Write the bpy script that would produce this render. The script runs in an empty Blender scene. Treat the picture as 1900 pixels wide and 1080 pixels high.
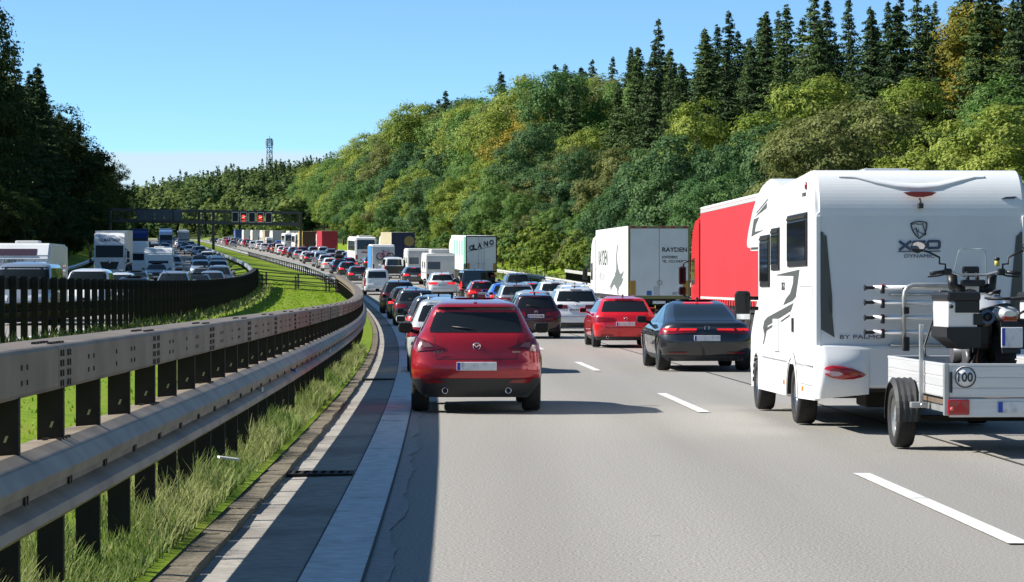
import bpy, bmesh, math, random
import numpy as np
from mathutils import Vector, Matrix

random.seed(11)
rng = np.random.default_rng(11)
R_ = math.radians
scene = bpy.context.scene
COL = scene.collection

# ------------------------------------------------------------------ camera
F_PX, CX, CY, EYE = 4860.0, 950.0, 540.0, 1.61      # focal length in pixels of the 1900 px wide photograph
cam_data = bpy.data.cameras.new('camera')
cam_data.sensor_width = 36.0
cam_data.lens = 36.0 * F_PX / 1900.0
cam_data.clip_start, cam_data.clip_end = 0.5, 6000.0
cam = bpy.data.objects.new('camera', cam_data)
COL.objects.link(cam)
cam.location = (0, 0, EYE)
cam.rotation_euler = (R_(90), 0, 0)
scene.camera = cam

# ------------------------------------------------------------------ sky, sun, exposure
SUN_EL, SUN_AZ = 36.0, -87.0        # azimuth measured from +Y towards +X: the sun stands to the left
world = bpy.data.worlds.new('World')
scene.world = world
world.use_nodes = True
wn, wl = world.node_tree.nodes, world.node_tree.links
wn.clear()
w_out = wn.new('ShaderNodeOutputWorld')
w_bg = wn.new('ShaderNodeBackground')
w_sky = wn.new('ShaderNodeTexSky')
w_sky.sky_type = 'NISHITA'
w_sky.sun_disc = False
w_sky.sun_elevation = R_(SUN_EL)
w_sky.sun_rotation = R_(SUN_AZ)
w_sky.altitude = 3600
w_sky.air_density, w_sky.dust_density, w_sky.ozone_density = 0.66, 0.0, 2.2
# a low bank of pale cloud all round the horizon, with an uneven upper edge
w_tc = wn.new('ShaderNodeTexCoord')
w_sep = wn.new('ShaderNodeSeparateXYZ')
w_map = wn.new('ShaderNodeMapping'); w_map.inputs['Scale'].default_value = (5, 5, 60)
w_noi = wn.new('ShaderNodeTexNoise'); w_noi.inputs['Scale'].default_value = 1.3; w_noi.inputs['Detail'].default_value = 5
w_ma = wn.new('ShaderNodeMath'); w_ma.operation = 'MULTIPLY_ADD'; w_ma.inputs[1].default_value = 0.006
w_rng = wn.new('ShaderNodeMapRange')
w_rng.inputs['From Min'].default_value = 0.0585; w_rng.inputs['From Max'].default_value = 0.0545
w_rng.inputs['To Min'].default_value = 0.0; w_rng.inputs['To Max'].default_value = 0.66
w_rng.interpolation_type = 'SMOOTHSTEP'
w_mix = wn.new('ShaderNodeMix'); w_mix.data_type = 'RGBA'
w_mix.inputs['B'].default_value = (3.6, 3.9, 3.9, 1)
wl.new(w_tc.outputs['Generated'], w_sep.inputs[0])
wl.new(w_tc.outputs['Generated'], w_map.inputs['Vector'])
wl.new(w_map.outputs[0], w_noi.inputs['Vector'])
wl.new(w_noi.outputs['Fac'], w_ma.inputs[0])
wl.new(w_sep.outputs['Z'], w_ma.inputs[2])
wl.new(w_ma.outputs[0], w_rng.inputs['Value'])
wl.new(w_rng.outputs[0], w_mix.inputs['Factor'])
w_tint = wn.new('ShaderNodeMix'); w_tint.data_type = 'RGBA'; w_tint.blend_type = 'MULTIPLY'; w_tint.inputs['Factor'].default_value = 1
w_tint.inputs['B'].default_value = (.84, 1.03, .98, 1)      # the camera's cooler rendering of the blue
wl.new(w_sky.outputs[0], w_tint.inputs['A']); wl.new(w_tint.outputs['Result'], w_mix.inputs['A'])
wl.new(w_mix.outputs['Result'], w_bg.inputs['Color'])
w_bg.inputs['Strength'].default_value = 0.104
wl.new(w_bg.outputs[0], w_out.inputs['Surface'])

sun_data = bpy.data.lights.new('sun', 'SUN')
sun_data.energy = 4.2
sun_data.angle = R_(0.53)
sun_data.color = (1.0, 0.955, 0.88)
sun = bpy.data.objects.new('sun', sun_data)
COL.objects.link(sun)
_az, _el = R_(SUN_AZ), R_(SUN_EL)
_to_sun = Vector((math.sin(_az) * math.cos(_el), math.cos(_az) * math.cos(_el), math.sin(_el)))
sun.rotation_euler = _to_sun.to_track_quat('Z', 'Y').to_euler()
sun.location = (-60, 0, 60)

scene.view_settings.view_transform = 'Standard'
scene.view_settings.look = 'None'
scene.view_settings.exposure = 0.99
scene.view_settings.gamma = 1.0
scene.view_settings.use_curve_mapping = False
scene.render.engine = 'CYCLES'
scene.cycles.max_bounces = 5
scene.cycles.diffuse_bounces = 3
scene.cycles.glossy_bounces = 3
scene.cycles.transmission_bounces = 3
scene.cycles.transparent_max_bounces = 6
scene.cycles.use_denoising = True
scene.cycles.caustics_reflective = False
scene.cycles.caustics_refractive = False

# ------------------------------------------------------------------ the road in numbers
def road_x(Y):
    """X of the left edge of the left edge line, at distance Y."""
    if Y < 280:
        return -0.9 - 0.0148 * Y - 0.000217 * Y * Y
    x = -0.9 - 0.0148 * 280 - 0.000217 * 78400 - 0.1363 * (min(Y, 880) - 280)
    if Y > 880:
        t = Y - 880
        x -= 0.1363 * t + 0.0006 * t * t
    return x
def road_s(Y):
    return (road_x(Y + .5) - road_x(Y - .5))
GRADE = 0.0242
def road_z(Y):
    if Y < 55: return 0.0
    c = 1.7e-4; Ye = 55 + GRADE / c
    if Y < Ye: return .5 * c * (Y - 55) ** 2
    return .5 * c * (Ye - 55) ** 2 + GRADE * (Y - Ye)
def road_g(Y):
    return road_z(Y + .5) - road_z(Y - .5)
def lerp_tab(tab, x):
    return float(np.interp(x, [a for a, b in tab], [b for a, b in tab]))
CROSS = [(-400, 40), (-120, 26), (-60, 9), (-34, 3.2), (-27, 1.3), (-24, .5), (-22.5, .46), (-8.6, .46), (-7.4, .62), (-6.2, .66),
         (-3, .28), (-1.0, .05), (-.84, .045), (-.60, -.06), (15.3, -.06), (15.6, -.02), (17.5, .12), (24, 1.2), (34, 4.2),
         (50, 9.5), (90, 20), (160, 34), (400, 60)]
def cross_z(d):
    return lerp_tab(CROSS, d)
def sstep(a, b, x):
    t = min(1, max(0, (x - a) / (b - a))); return t * t * (3 - 2 * t)
def ground_z(X, Y):
    d = X - road_x(Y)
    z = road_z(min(Y, 1060)) + min(cross_z(d), 60 - 54 * sstep(780, 900, Y))
    f = sstep(1045, 1220, Y)
    if f > 0:
        hill = min(53, max(25, 34 + .17 * (X + 201))) + 1.5 * math.sin(X / 31.0) + (.045 if Y < 1350 else .01) * (Y - 1350)
        z = z * (1 - f) + f * hill
    return z
def P(Y, d, h=0.0):
    return Vector((road_x(Y) + d, Y, road_z(Y) + h))
def PG(Y, d, h=0.0):
    X = road_x(Y) + d
    return Vector((X, Y, ground_z(X, Y) + h))

# ------------------------------------------------------------------ materials
MATS = {}
def mat(name, color, rough=.5, metal=0.0, coat=0.0, spec=.5, emit=None, estr=0.0, alpha=1.0):
    if name in MATS: return MATS[name]
    m = bpy.data.materials.new(name); m.use_nodes = True
    b = m.node_tree.nodes['Principled BSDF']
    b.inputs['Base Color'].default_value = (*color, 1)
    b.inputs['Roughness'].default_value = rough
    b.inputs['Metallic'].default_value = metal
    b.inputs['Specular IOR Level'].default_value = spec
    if coat:
        b.inputs['Coat Weight'].default_value = coat
        b.inputs['Coat Roughness'].default_value = .04
    if emit:
        b.inputs['Emission Color'].default_value = (*emit, 1)
        b.inputs['Emission Strength'].default_value = estr
    if alpha < 1: b.inputs['Alpha'].default_value = alpha
    MATS[name] = m
    return m
def nmat(name, c1, c2, scale=5.0, detail=6, rough=.8, bump=0.0, bscale=None, metal=0.0, spec=.5, stretch=None, lo=.35, hi=.65,
         c3=None, scale3=.3, lo3=.45, hi3=.7, rough2=None, stretch3=None):
    """two colours mixed by noise, an optional third over large patches, optional bump"""
    if name in MATS: return MATS[name]
    m = bpy.data.materials.new(name); m.use_nodes = True
    n, l = m.node_tree.nodes, m.node_tree.links
    b = n['Principled BSDF']
    b.inputs['Roughness'].default_value = rough
    b.inputs['Metallic'].default_value = metal
    b.inputs['Specular IOR Level'].default_value = spec
    tc = n.new('ShaderNodeTexCoord')
    src = tc.outputs['Object']
    if stretch:
        mp = n.new('ShaderNodeMapping'); mp.inputs['Scale'].default_value = stretch
        l.new(src, mp.inputs['Vector']); src = mp.outputs[0]
    nz = n.new('ShaderNodeTexNoise'); nz.inputs['Scale'].default_value = scale; nz.inputs['Detail'].default_value = detail
    l.new(src, nz.inputs['Vector'])
    mr = n.new('ShaderNodeMapRange'); mr.inputs['From Min'].default_value = lo; mr.inputs['From Max'].default_value = hi
    l.new(nz.outputs['Fac'], mr.inputs['Value'])
    mx = n.new('ShaderNodeMix'); mx.data_type = 'RGBA'
    mx.inputs['A'].default_value = (*c1, 1); mx.inputs['B'].default_value = (*c2, 1)
    l.new(mr.outputs[0], mx.inputs['Factor'])
    res = mx.outputs['Result']
    if c3:
        n3 = n.new('ShaderNodeTexNoise'); n3.inputs['Scale'].default_value = scale3; n3.inputs['Detail'].default_value = 4
        s3 = src
        if stretch3:
            mp3 = n.new('ShaderNodeMapping'); mp3.inputs['Scale'].default_value = stretch3
            l.new(src, mp3.inputs['Vector']); s3 = mp3.outputs[0]
        l.new(s3, n3.inputs['Vector'])
        r3 = n.new('ShaderNodeMapRange'); r3.inputs['From Min'].default_value = lo3; r3.inputs['From Max'].default_value = hi3
        l.new(n3.outputs['Fac'], r3.inputs['Value'])
        m3 = n.new('ShaderNodeMix'); m3.data_type = 'RGBA'; m3.inputs['B'].default_value = (*c3, 1)
        l.new(res, m3.inputs['A']); l.new(r3.outputs[0], m3.inputs['Factor'])
        res = m3.outputs['Result']
    l.new(res, b.inputs['Base Color'])
    if rough2 is not None:
        rr = n.new('ShaderNodeMapRange'); rr.inputs['To Min'].default_value = rough; rr.inputs['To Max'].default_value = rough2
        l.new(nz.outputs['Fac'], rr.inputs['Value']); l.new(rr.outputs[0], b.inputs['Roughness'])
    if bump:
        nb = n.new('ShaderNodeTexNoise'); nb.inputs['Scale'].default_value = bscale or scale * 3; nb.inputs['Detail'].default_value = 4
        l.new(src, nb.inputs['Vector'])
        bp = n.new('ShaderNodeBump'); bp.inputs['Strength'].default_value = bump; bp.inputs['Distance'].default_value = .02
        l.new(nb.outputs['Fac'], bp.inputs['Height']); l.new(bp.outputs[0], b.inputs['Normal'])
    MATS[name] = m
    return m
def leaf_mat(name, ca, cb, hue_spread=.55, transl=.34):
    """foliage: colour runs from ca to cb by leaf (attribute tint) and by tree (object random)"""
    if name in MATS: return MATS[name]
    m = bpy.data.materials.new(name); m.use_nodes = True
    n, l = m.node_tree.nodes, m.node_tree.links
    n.clear()
    o = n.new('ShaderNodeOutputMaterial')
    at = n.new('ShaderNodeAttribute'); at.attribute_name = 'tint'
    oi = n.new('ShaderNodeObjectInfo')
    ma = n.new('ShaderNodeMath'); ma.operation = 'MULTIPLY_ADD'; ma.inputs[1].default_value = hue_spread
    sb = n.new('ShaderNodeMath'); sb.operation = 'SUBTRACT'; sb.inputs[1].default_value = hue_spread * .5
    l.new(oi.outputs['Random'], ma.inputs[0]); l.new(at.outputs['Fac'], ma.inputs[2]); l.new(ma.outputs[0], sb.inputs[0])
    mx = n.new('ShaderNodeMix'); mx.data_type = 'RGBA'; mx.clamp_factor = True
    mx.inputs['A'].default_value = (*ca, 1); mx.inputs['B'].default_value = (*cb, 1)
    l.new(sb.outputs[0], mx.inputs['Factor'])
    d = n.new('ShaderNodeBsdfDiffuse'); t = n.new('ShaderNodeBsdfTranslucent'); g = n.new('ShaderNodeBsdfGlossy')
    g.inputs['Roughness'].default_value = .6; g.inputs['Color'].default_value = (.5, .5, .5, 1)
    l.new(mx.outputs['Result'], d.inputs['Color']); l.new(mx.outputs['Result'], t.inputs['Color'])
    m1 = n.new('ShaderNodeMixShader'); m1.inputs[0].default_value = transl
    l.new(d.outputs[0], m1.inputs[1]); l.new(t.outputs[0], m1.inputs[2])
    m2 = n.new('ShaderNodeMixShader'); m2.inputs[0].default_value = .02
    l.new(m1.outputs[0], m2.inputs[1]); l.new(g.outputs[0], m2.inputs[2])
    l.new(m2.outputs[0], o.inputs['Surface'])
    MATS[name] = m
    return m

M_black = mat('black_plastic', (.012, .012, .013), .45)
M_dark = mat('dark_plastic', (.03, .031, .033), .55)
M_rubber = nmat('tyre_rubber', (.012, .012, .012), (.022, .021, .02), 12, rough=.85)
M_glass = mat('tinted_glass', (.012, .015, .017), .04, spec=.6)
M_glass2 = mat('green_tinted_glass', (.012, .016, .017), .05, spec=.22)
M_alloy = mat('alloy_silver', (.55, .56, .58), .28, .9)
M_alloyd = mat('alloy_dark', (.10, .10, .11), .35, .8)
M_chrome = mat('chrome', (.75, .76, .78), .12, 1)
M_red = mat('lamp_red', (.20, .006, .010), .15, coat=.6)
M_redlit = mat('lamp_red_lit', (.5, .01, .012), .2, emit=(1, .03, .035), estr=.4)
M_amber = mat('lamp_amber', (.75, .25, .02), .2, coat=.6)
M_clear = mat('lamp_clear', (.75, .78, .8), .08, .3, coat=1)
M_headlit = mat('headlamp_lit', (.8, .8, .8), .1, emit=(1, .97, .9), estr=2.5)
M_plate = nmat('number_plate_white', (.72, .73, .74), (.42, .43, .45), 11, 2, rough=.4, stretch=(1, 1, .7), lo=.5, hi=.72)
M_plate_blue = mat('number_plate_blue', (.01, .06, .45), .4)
M_white = nmat('white_panel', (.80, .81, .81), (.74, .75, .74), 1.3, rough=.3, rough2=.4)
M_offwhite = nmat('off_white_panel', (.74, .73, .69), (.66, .65, .60), .9, rough=.4)
M_galv = nmat('weathered_zinc_steel', (.225, .178, .130), (.15, .120, .088), 3, 8, rough=.55, metal=.12, c3=(.085, .066, .045), scale3=1.1, lo3=.56, hi3=.85, bump=.05)
M_galvw = nmat('worn_zinc_steel', (.36, .30, .235), (.25, .205, .158), 3, 8, rough=.5, metal=.12, c3=(.13, .10, .07), scale3=1.3, lo3=.55, hi3=.85, bump=.05, spec=.4)
M_galvd = nmat('dark_weathered_shaded_steel', (.030, .028, .025), (.018, .017, .015), 4, 8, rough=.75, spec=.25)  # dark steel parts; on the oncoming rail the colour also holds its shade
M_galvl = nmat('bright_zinc_steel', (.50, .51, .50), (.38, .39, .39), 6, rough=.4, metal=.6)
M_bolt = mat('bolt_steel', (.055, .05, .045), .5, .5)
M_alu = nmat('brushed_aluminium', (.70, .71, .72), (.62, .63, .64), 3, rough=.32, metal=.3, stretch=(.4, .4, 25))
M_frame = mat('chassis_black', (.02, .02, .022), .6)
M_print = mat('print_black', (.012, .014, .02), .5)
M_printg = mat('print_dark_grey', (.075, .082, .075), .45)

# ------------------------------------------------------------------ mesh helpers
class MB:
    """collects shapes; build() links them as ONE mesh object"""
    def __init__(s): s.v, s.f, s.sm = [], [], []
    def add(s, vs, fs, smooth=False):
        o = len(s.v); s.v.extend([tuple(v) for v in vs]); s.f.extend([tuple(i + o for i in f) for f in fs]); s.sm.extend([smooth] * len(fs)); return s
    def box(s, x0, x1, y0, y1, z0, z1, b=0.0):
        if b <= 0:
            vs = [(x, y, z) for z in (z0, z1) for y in (y0, y1) for x in (x0, x1)]
            return s.add(vs, [(0, 2, 3, 1), (4, 5, 7, 6), (0, 1, 5, 4), (2, 6, 7, 3), (0, 4, 6, 2), (1, 3, 7, 5)])
        b = min(b, (x1 - x0) * .45, (y1 - y0) * .45, (z1 - z0) * .45)
        bm = bmesh.new()
        bmesh.ops.create_cube(bm, size=1)
        for v in bm.verts:
            v.co = ((x0 + x1) / 2 + v.co.x * (x1 - x0), (y0 + y1) / 2 + v.co.y * (y1 - y0), (z0 + z1) / 2 + v.co.z * (z1 - z0))
        bmesh.ops.bevel(bm, geom=bm.edges[:], offset=b, segments=2, affect='EDGES', profile=.5)
        bm.verts.index_update()
        s.add([v.co[:] for v in bm.verts], [[v.index for v in f.verts] for f in bm.faces], False)
        bm.free(); return s
    def tube(s, pts, r, n=8, cap=True, closed=False):
        pts = [Vector(p) for p in pts]; m = len(pts); rs = r if isinstance(r, (list, tuple)) else [r] * m
        vs, fs = [], []
        up = None
        for i, p in enumerate(pts):
            if closed: d = pts[(i + 1) % m] - pts[i - 1]
            else: d = pts[min(i + 1, m - 1)] - pts[max(i - 1, 0)]
            if d.length < 1e-9: d = Vector((0, 0, 1))
            d.normalize()
            if up is None:
                up = Vector((0, 0, 1)) if abs(d.z) < .9 else Vector((0, 1, 0))
            a = d.cross(up)
            if a.length < 1e-6: a = d.cross(Vector((1, 0, 0)))
            a.normalize(); up = a.cross(d).normalized()
            for k in range(n):
                t = 2 * math.pi * k / n
                vs.append(p + (a * math.cos(t) + up * math.sin(t)) * rs[i])
        for i in range(m if closed else m - 1):
            j = (i + 1) % m
            for k in range(n):
                fs.append((i * n + k, i * n + (k + 1) % n, j * n + (k + 1) % n, j * n + k))
        s.add(vs, fs, True)
        if cap and not closed:
            o = len(s.v) - len(vs)
            s.f.append(tuple(o + k for k in range(n))[::-1]); s.sm.append(False)
            s.f.append(tuple(o + (m - 1) * n + k for k in range(n))); s.sm.append(False)
        return s
    def lathe(s, prof, c, axis='x', n=24, smooth=True, a0=0.0, a1=2 * math.pi):
        """profile of (radius, along-axis) pairs"""
        full = abs(a1 - a0 - 2 * math.pi) < 1e-6
        m = len(prof); vs, fs = [], []
        N = n if full else n + 1
        for k in range(N):
            t = a0 + (a1 - a0) * k / n
            for r, h in prof:
                if axis == 'x': vs.append((c[0] + h, c[1] + r * math.cos(t), c[2] + r * math.sin(t)))
                elif axis == 'y': vs.append((c[0] + r * math.cos(t), c[1] + h, c[2] + r * math.sin(t)))
                else: vs.append((c[0] + r * math.cos(t), c[1] + r * math.sin(t), c[2] + h))
        for k in range(n):
            k2 = (k + 1) % N if full else k + 1
            for i in range(m - 1):
                fs.append((k * m + i, k2 * m + i, k2 * m + i + 1, k * m + i + 1))
        return s.add(vs, fs, smooth)
    def prism(s, pts, axis, a, b):
        """polygon pts in the plane across axis, from a to b along it"""
        n = len(pts)
        def v3(p, h):
            return {'x': (h, p[0], p[1]), 'y': (p[0], h, p[1]), 'z': (p[0], p[1], h)}[axis]
        vs = [v3(p, a) for p in pts] + [v3(p, b) for p in pts]
        fs = [tuple(range(n)), tuple(range(2 * n - 1, n - 1, -1))] + [(i, i + n, (i + 1) % n + n, (i + 1) % n) for i in range(n)]
        return s.add(vs, fs)
    def grid(s, rows, smooth=True, closed=False):
        m = len(rows[0]); vs = [v for r in rows for v in r]
        fs = []
        for i in range(len(rows) - 1):
            for k in range(m if closed else m - 1):
                k2 = (k + 1) % m
                fs.append((i * m + k, i * m + k2, (i + 1) * m + k2, (i + 1) * m + k))
        return s.add(vs, fs, smooth)
    def mesh(s, name, material, fix=True):
        me = bpy.data.meshes.new(name)
        me.from_pydata(s.v, [], s.f)
        if fix:
            bm = bmesh.new(); bm.from_mesh(me)
            bmesh.ops.recalc_face_normals(bm, faces=bm.faces[:])
            bm.to_mesh(me); bm.free()
        me.polygons.foreach_set('use_smooth', s.sm)
        if material: me.materials.append(material)
        me.update()
        return me
    def build(s, name, material, parent=None, fix=True):
        return link(name, s.mesh(name, material, fix), parent)
def link(name, data, parent=None):
    o = bpy.data.objects.new(name, data); COL.objects.link(o)
    if parent is not None: o.parent = parent
    return o
def tag(o, label=None, cat=None, group=None, kind=None):
    if label: o['label'] = label
    if cat: o['category'] = cat
    if group: o['group'] = group
    if kind: o['kind'] = kind
    return o
def thing(name, label=None, cat=None, loc=(0, 0, 0), rz=0.0, group=None):
    o = bpy.data.objects.new(name, None); COL.objects.link(o)
    o.empty_display_size = .2
    o.location = loc; o.rotation_euler = (0, 0, rz)
    return tag(o, label, cat, group)
def np_mesh(name, verts, faces, material, tint=None, smooth=False):
    """verts (n,3), faces (m,k) arrays -> mesh; tint: one value a face"""
    me = bpy.data.meshes.new(name)
    nv, (nf, k) = len(verts), faces.shape
    me.vertices.add(nv); me.vertices.foreach_set('co', np.ascontiguousarray(verts, dtype=np.float32).ravel())
    me.loops.add(nf * k); me.loops.foreach_set('vertex_index', np.ascontiguousarray(faces, dtype=np.int32).ravel())
    me.polygons.add(nf)
    me.polygons.foreach_set('loop_start', np.arange(0, nf * k, k, dtype=np.int32))
    if tint is not None:
        at = me.attributes.new('tint', 'FLOAT', 'FACE'); at.data.foreach_set('value', np.ascontiguousarray(tint, dtype=np.float32))
    if smooth: me.polygons.foreach_set('use_smooth', np.ones(nf, dtype=bool))
    me.materials.append(material)
    me.update(calc_edges=True)
    return me
TXT = {}
def text_mesh(body, height, material, bold=.0, width=None, shear=0.0, spacing=1.0):
    """flat lettering with a hair of thickness, in its own XZ plane, centred, read from -Y"""
    key = (body, height, material.name, bold, width, shear)
    if key in TXT: return TXT[key]
    c = bpy.data.curves.new('lettering', 'FONT'); c.body = body; c.size = 1; c.extrude = .004; c.offset = bold; c.shear = shear; c.space_character = spacing
    c.resolution_u = 3
    o = bpy.data.objects.new('lettering', c); COL.objects.link(o)
    dg = bpy.context.evaluated_depsgraph_get()
    me = bpy.data.meshes.new_from_object(o.evaluated_get(dg))
    bpy.data.objects.remove(o); bpy.data.curves.remove(c)
    co = np.empty(len(me.vertices) * 3, dtype=np.float32); me.vertices.foreach_get('co', co); co = co.reshape(-1, 3)
    lo, hi = co.min(0), co.max(0)
    k = height / (hi[1] - lo[1]); kx = k if width is None else width / (hi[0] - lo[0])
    out = np.empty_like(co)
    out[:, 0] = (co[:, 0] - (lo[0] + hi[0]) / 2) * kx
    out[:, 2] = (co[:, 1] - (lo[1] + hi[1]) / 2) * k
    out[:, 1] = -co[:, 2] * .5
    me.vertices.foreach_set('co', out.ravel()); me.materials.clear(); me.materials.append(material); me.update()
    me.name = 'lettering'
    TXT[key] = me
    return me
def put_text(body, height, material, parent, loc, rz=0.0, name='lettering', **k):
    o = link(name, text_mesh(body, height, material, **k), parent)
    o.location = loc; o.rotation_euler = (0, 0, rz)
    return o
PAINTED = set()
def copy_tree(o, parent=None, paint=None, skip=(), depth=0, maxdepth=9):
    c = o.copy(); COL.objects.link(c); c.parent = parent
    if paint is not None and o.type == 'MESH' and o.data.name in PAINTED:
        set_paint(c, paint)
    if depth < maxdepth:
        for ch in list(o.children):
            if ch.name.split('.')[0] in skip: continue
            copy_tree(ch, c, paint, skip, depth + 1, maxdepth)
    return c
def set_paint(c, m):
    c.material_slots[0].link = 'OBJECT'; c.material_slots[0].material = m
def paint_tree(o, m):
    for ch in o.children_recursive:
        if ch.type == 'MESH' and ch.data.name in PAINTED: set_paint(ch, m)
# ================================================================== ground, carriageways, kerb, markings
M_road = nmat('weathered_asphalt', (.445, .424, .385), (.225, .214, .195), 55, 5, lo=.40, hi=.60, rough=.85, bump=.3, bscale=90, c3=(.275, .26, .238), scale3=.5, lo3=.42, hi3=.75, spec=.25, stretch3=(1, .035, 1))
M_shoulder = nmat('patched_asphalt', (.205, .215, .20), (.16, .168, .158), 22, 8, rough=.85, bump=.2, bscale=60, c3=(.15, .155, .145), scale3=.2, spec=.25)
M_gutter = nmat('concrete_channel', (.40, .375, .33), (.30, .28, .25), 9, 9, rough=.9, bump=.15, bscale=40, c3=(.22, .20, .175), scale3=.7, lo3=.5, hi3=.75, spec=.2)
M_line = nmat('worn_white_paint', (.74, .75, .74), (.58, .58, .57), 7, 9, rough=.8, bump=.1, bscale=50, c3=(.34, .335, .32), scale3=1.6, lo3=.58, hi3=.74, spec=.25)
M_dash = nmat('white_dash_paint', (.78, .78, .76), (.64, .63, .61), 9, 9, rough=.75, c3=(.42, .41, .38), scale3=3.0, lo3=.58, hi3=.72)
M_kerb = nmat('mossy_kerb_stone', (.24, .205, .15), (.15, .13, .095), 8, 9, rough=.95, bump=.5, bscale=26, c3=(.12, .12, .07), scale3=2.2, lo3=.55, hi3=.8, spec=.15)
M_soil = nmat('meadow_soil', (.20, .30, .022), (.145, .235, .018), 5, 8, rough=.95, bump=.4, bscale=12, c3=(.23, .27, .035), scale3=.4, spec=.1)
M_floor = nmat('woodland_floor', (.05, .075, .02), (.035, .05, .016), 1.2, 8, rough=.95, bump=.6, bscale=4, spec=.1)
M_seam = mat('tar_seam', (.05, .048, .045), .8)
M_seal = nmat('sealant_smear', (.36, .345, .32), (.27, .26, .24), 14, rough=.85)

YS = [-220, -150, -100, -60, -40, -25] + list(np.arange(-14, 60, 2.0)) + list(np.arange(60, 300, 5.0)) + list(np.arange(300, 900, 15.0)) + list(np.arange(900, 1070, 12.0))
def strip(name, d0, d1, h0, h1, material, y0=-220, y1=1060, n=1, kind='structure', parent=None, ys=None):
    mb = MB(); rows = []
    yy = [y for y in (ys or YS) if y0 < y < y1]; yy = [y0] + yy + [y1]
    for y in yy:
        rows.append([P(y, d0 + (d1 - d0) * i / n, h0 + (h1 - h0) * i / n) for i in range(n + 1)])
    mb.grid(rows, smooth=True)
    o = mb.build(name, material, parent)
    if kind: o['kind'] = kind
    return o

# terrain: one sheet that reaches the horizon
yt = [-260, -160, -90] + list(np.arange(-40, 120, 6.0)) + list(np.arange(120, 400, 12.0)) + list(np.arange(400, 1000, 25.0)) + list(np.arange(1000, 1800, 40.0)) + [2000, 2400, 3000]
dt = [-1500, -900] + [a for a, b in CROSS] + [900, 1500]
dt = sorted(set(dt + [-200, -90, -45, -30, 28, 42, 70, 120, 220, 300]))
rows = []
for y in yt:
    x0 = road_x(min(y, 1300)) if y > 1060 else road_x(y)
    r = []
    for d in dt:
        X = x0 + d
        z = ground_z(X, y) if y <= 1300 else ground_z(X - 0, 1300) + .012 * (y - 1300)
        r.append((X, y, z))
    rows.append(r)
tb = MB(); tb.grid(rows, smooth=True)
terrain = tb.build('terrain', M_floor)
terrain['kind'] = 'structure'

def track_mat(m):
    """darker wheel tracks along the lanes, broken up by long noise (attribute off = metres from the edge line)"""
    n, l = m.node_tree.nodes, m.node_tree.links
    b = n['Principled BSDF']; src = b.inputs['Base Color'].links[0].from_socket
    at = n.new('ShaderNodeAttribute'); at.attribute_name = 'off'
    def mth(op, a, bb=None, cc=None):
        q = n.new('ShaderNodeMath'); q.operation = op
        for i, v in enumerate((a, bb, cc)):
            if v is None: continue
            if isinstance(v, (int, float)): q.inputs[i].default_value = v
            else: l.new(v, q.inputs[i])
        return q.outputs[0]
    wave = mth('COSINE', mth('MULTIPLY', mth('SUBTRACT', at.outputs['Fac'], 1.35), 2 * math.pi / 1.88))
    tc = n.new('ShaderNodeTexCoord'); mp = n.new('ShaderNodeMapping'); mp.inputs['Scale'].default_value = (1.3, .05, 1)
    nz = n.new('ShaderNodeTexNoise'); nz.inputs['Scale'].default_value = 1.0; nz.inputs['Detail'].default_value = 6
    l.new(tc.outputs['Object'], mp.inputs['Vector']); l.new(mp.outputs[0], nz.inputs['Vector'])
    fac = mth('MULTIPLY', mth('MULTIPLY_ADD', wave, .5, .5), mth('MULTIPLY', nz.outputs['Fac'], .34))
    sp = n.new('ShaderNodeTexVoronoi'); sp.inputs['Scale'].default_value = .9        # oil drips
    l.new(tc.outputs['Object'], sp.inputs['Vector'])
    dr = n.new('ShaderNodeMapRange'); dr.inputs['From Min'].default_value = .02; dr.inputs['From Max'].default_value = .06; dr.inputs['To Min'].default_value = .35; dr.inputs['To Max'].default_value = 0
    l.new(sp.outputs['Distance'], dr.inputs['Value'])
    mx = n.new('ShaderNodeMix'); mx.data_type = 'RGBA'; mx.inputs['B'].default_value = (.12, .112, .10, 1)
    l.new(mth('MAXIMUM', fac, dr.outputs[0]), mx.inputs['Factor']); l.new(src, mx.inputs['A']); l.new(mx.outputs['Result'], b.inputs['Base Color'])
track_mat(M_road)
def add_off(o, d0, d1, n):
    at = o.data.attributes.new('off', 'FLOAT', 'POINT')
    at.data.foreach_set('value', [d0 + (d1 - d0) * (i % (n + 1)) / n for i in range(len(o.data.vertices))])
add_off(strip('carriageway', .30, 15.3, 0, 0, M_road, n=30), .30, 15.3, 30)
strip('hard_shoulder', 12.4, 15.3, .006, .006, M_shoulder, n=1)
add_off(strip('oncoming_carriageway', -22.4, -8.6, .50, .50, M_road, n=28), 0, 13.8, 28)
strip('edge_line', -.02, .34, .012, .012, M_line)
strip('drainage_channel', -.64, -.02, -.012, .002, M_gutter, n=2)
strip('oncoming_edge_line', -9.05, -8.78, .506, .506, M_line, y0=30)
strip('shoulder_line', 12.0, 12.28, .012, .012, M_dash, y0=-200)
strip('oncoming_shoulder_line', -19.9, -19.64, .506, .506, M_dash, y0=40)
# meadow on the central reservation follows the cross-section
rows = []
for y in [y for y in YS]:
    rows.append([P(y, d, cross_z(d) + .02) for d in (-8.5, -7.4, -6.8, -6.2, -5, -4, -3, -2, -1.2, -.80)])
mb = MB(); mb.grid(rows); o = mb.build('central_reservation', M_soil); o['kind'] = 'structure'
rows = []
for y in YS:
    rows.append([P(y, d, cross_z(d) + .03) for d in (15.3, 15.6, 16.5, 17.5, 19, 21, 24)])
mb = MB(); mb.grid(rows); o = mb.build('verge', M_soil); o['kind'] = 'structure'
rows = []
for y in YS:
    rows.append([P(y, d, cross_z(d) + .03) for d in (-28, -27, -24, -22.5, -22.3)])
mb = MB(); mb.grid(rows); o = mb.build('oncoming_verge', M_soil); o['kind'] = 'structure'
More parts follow.
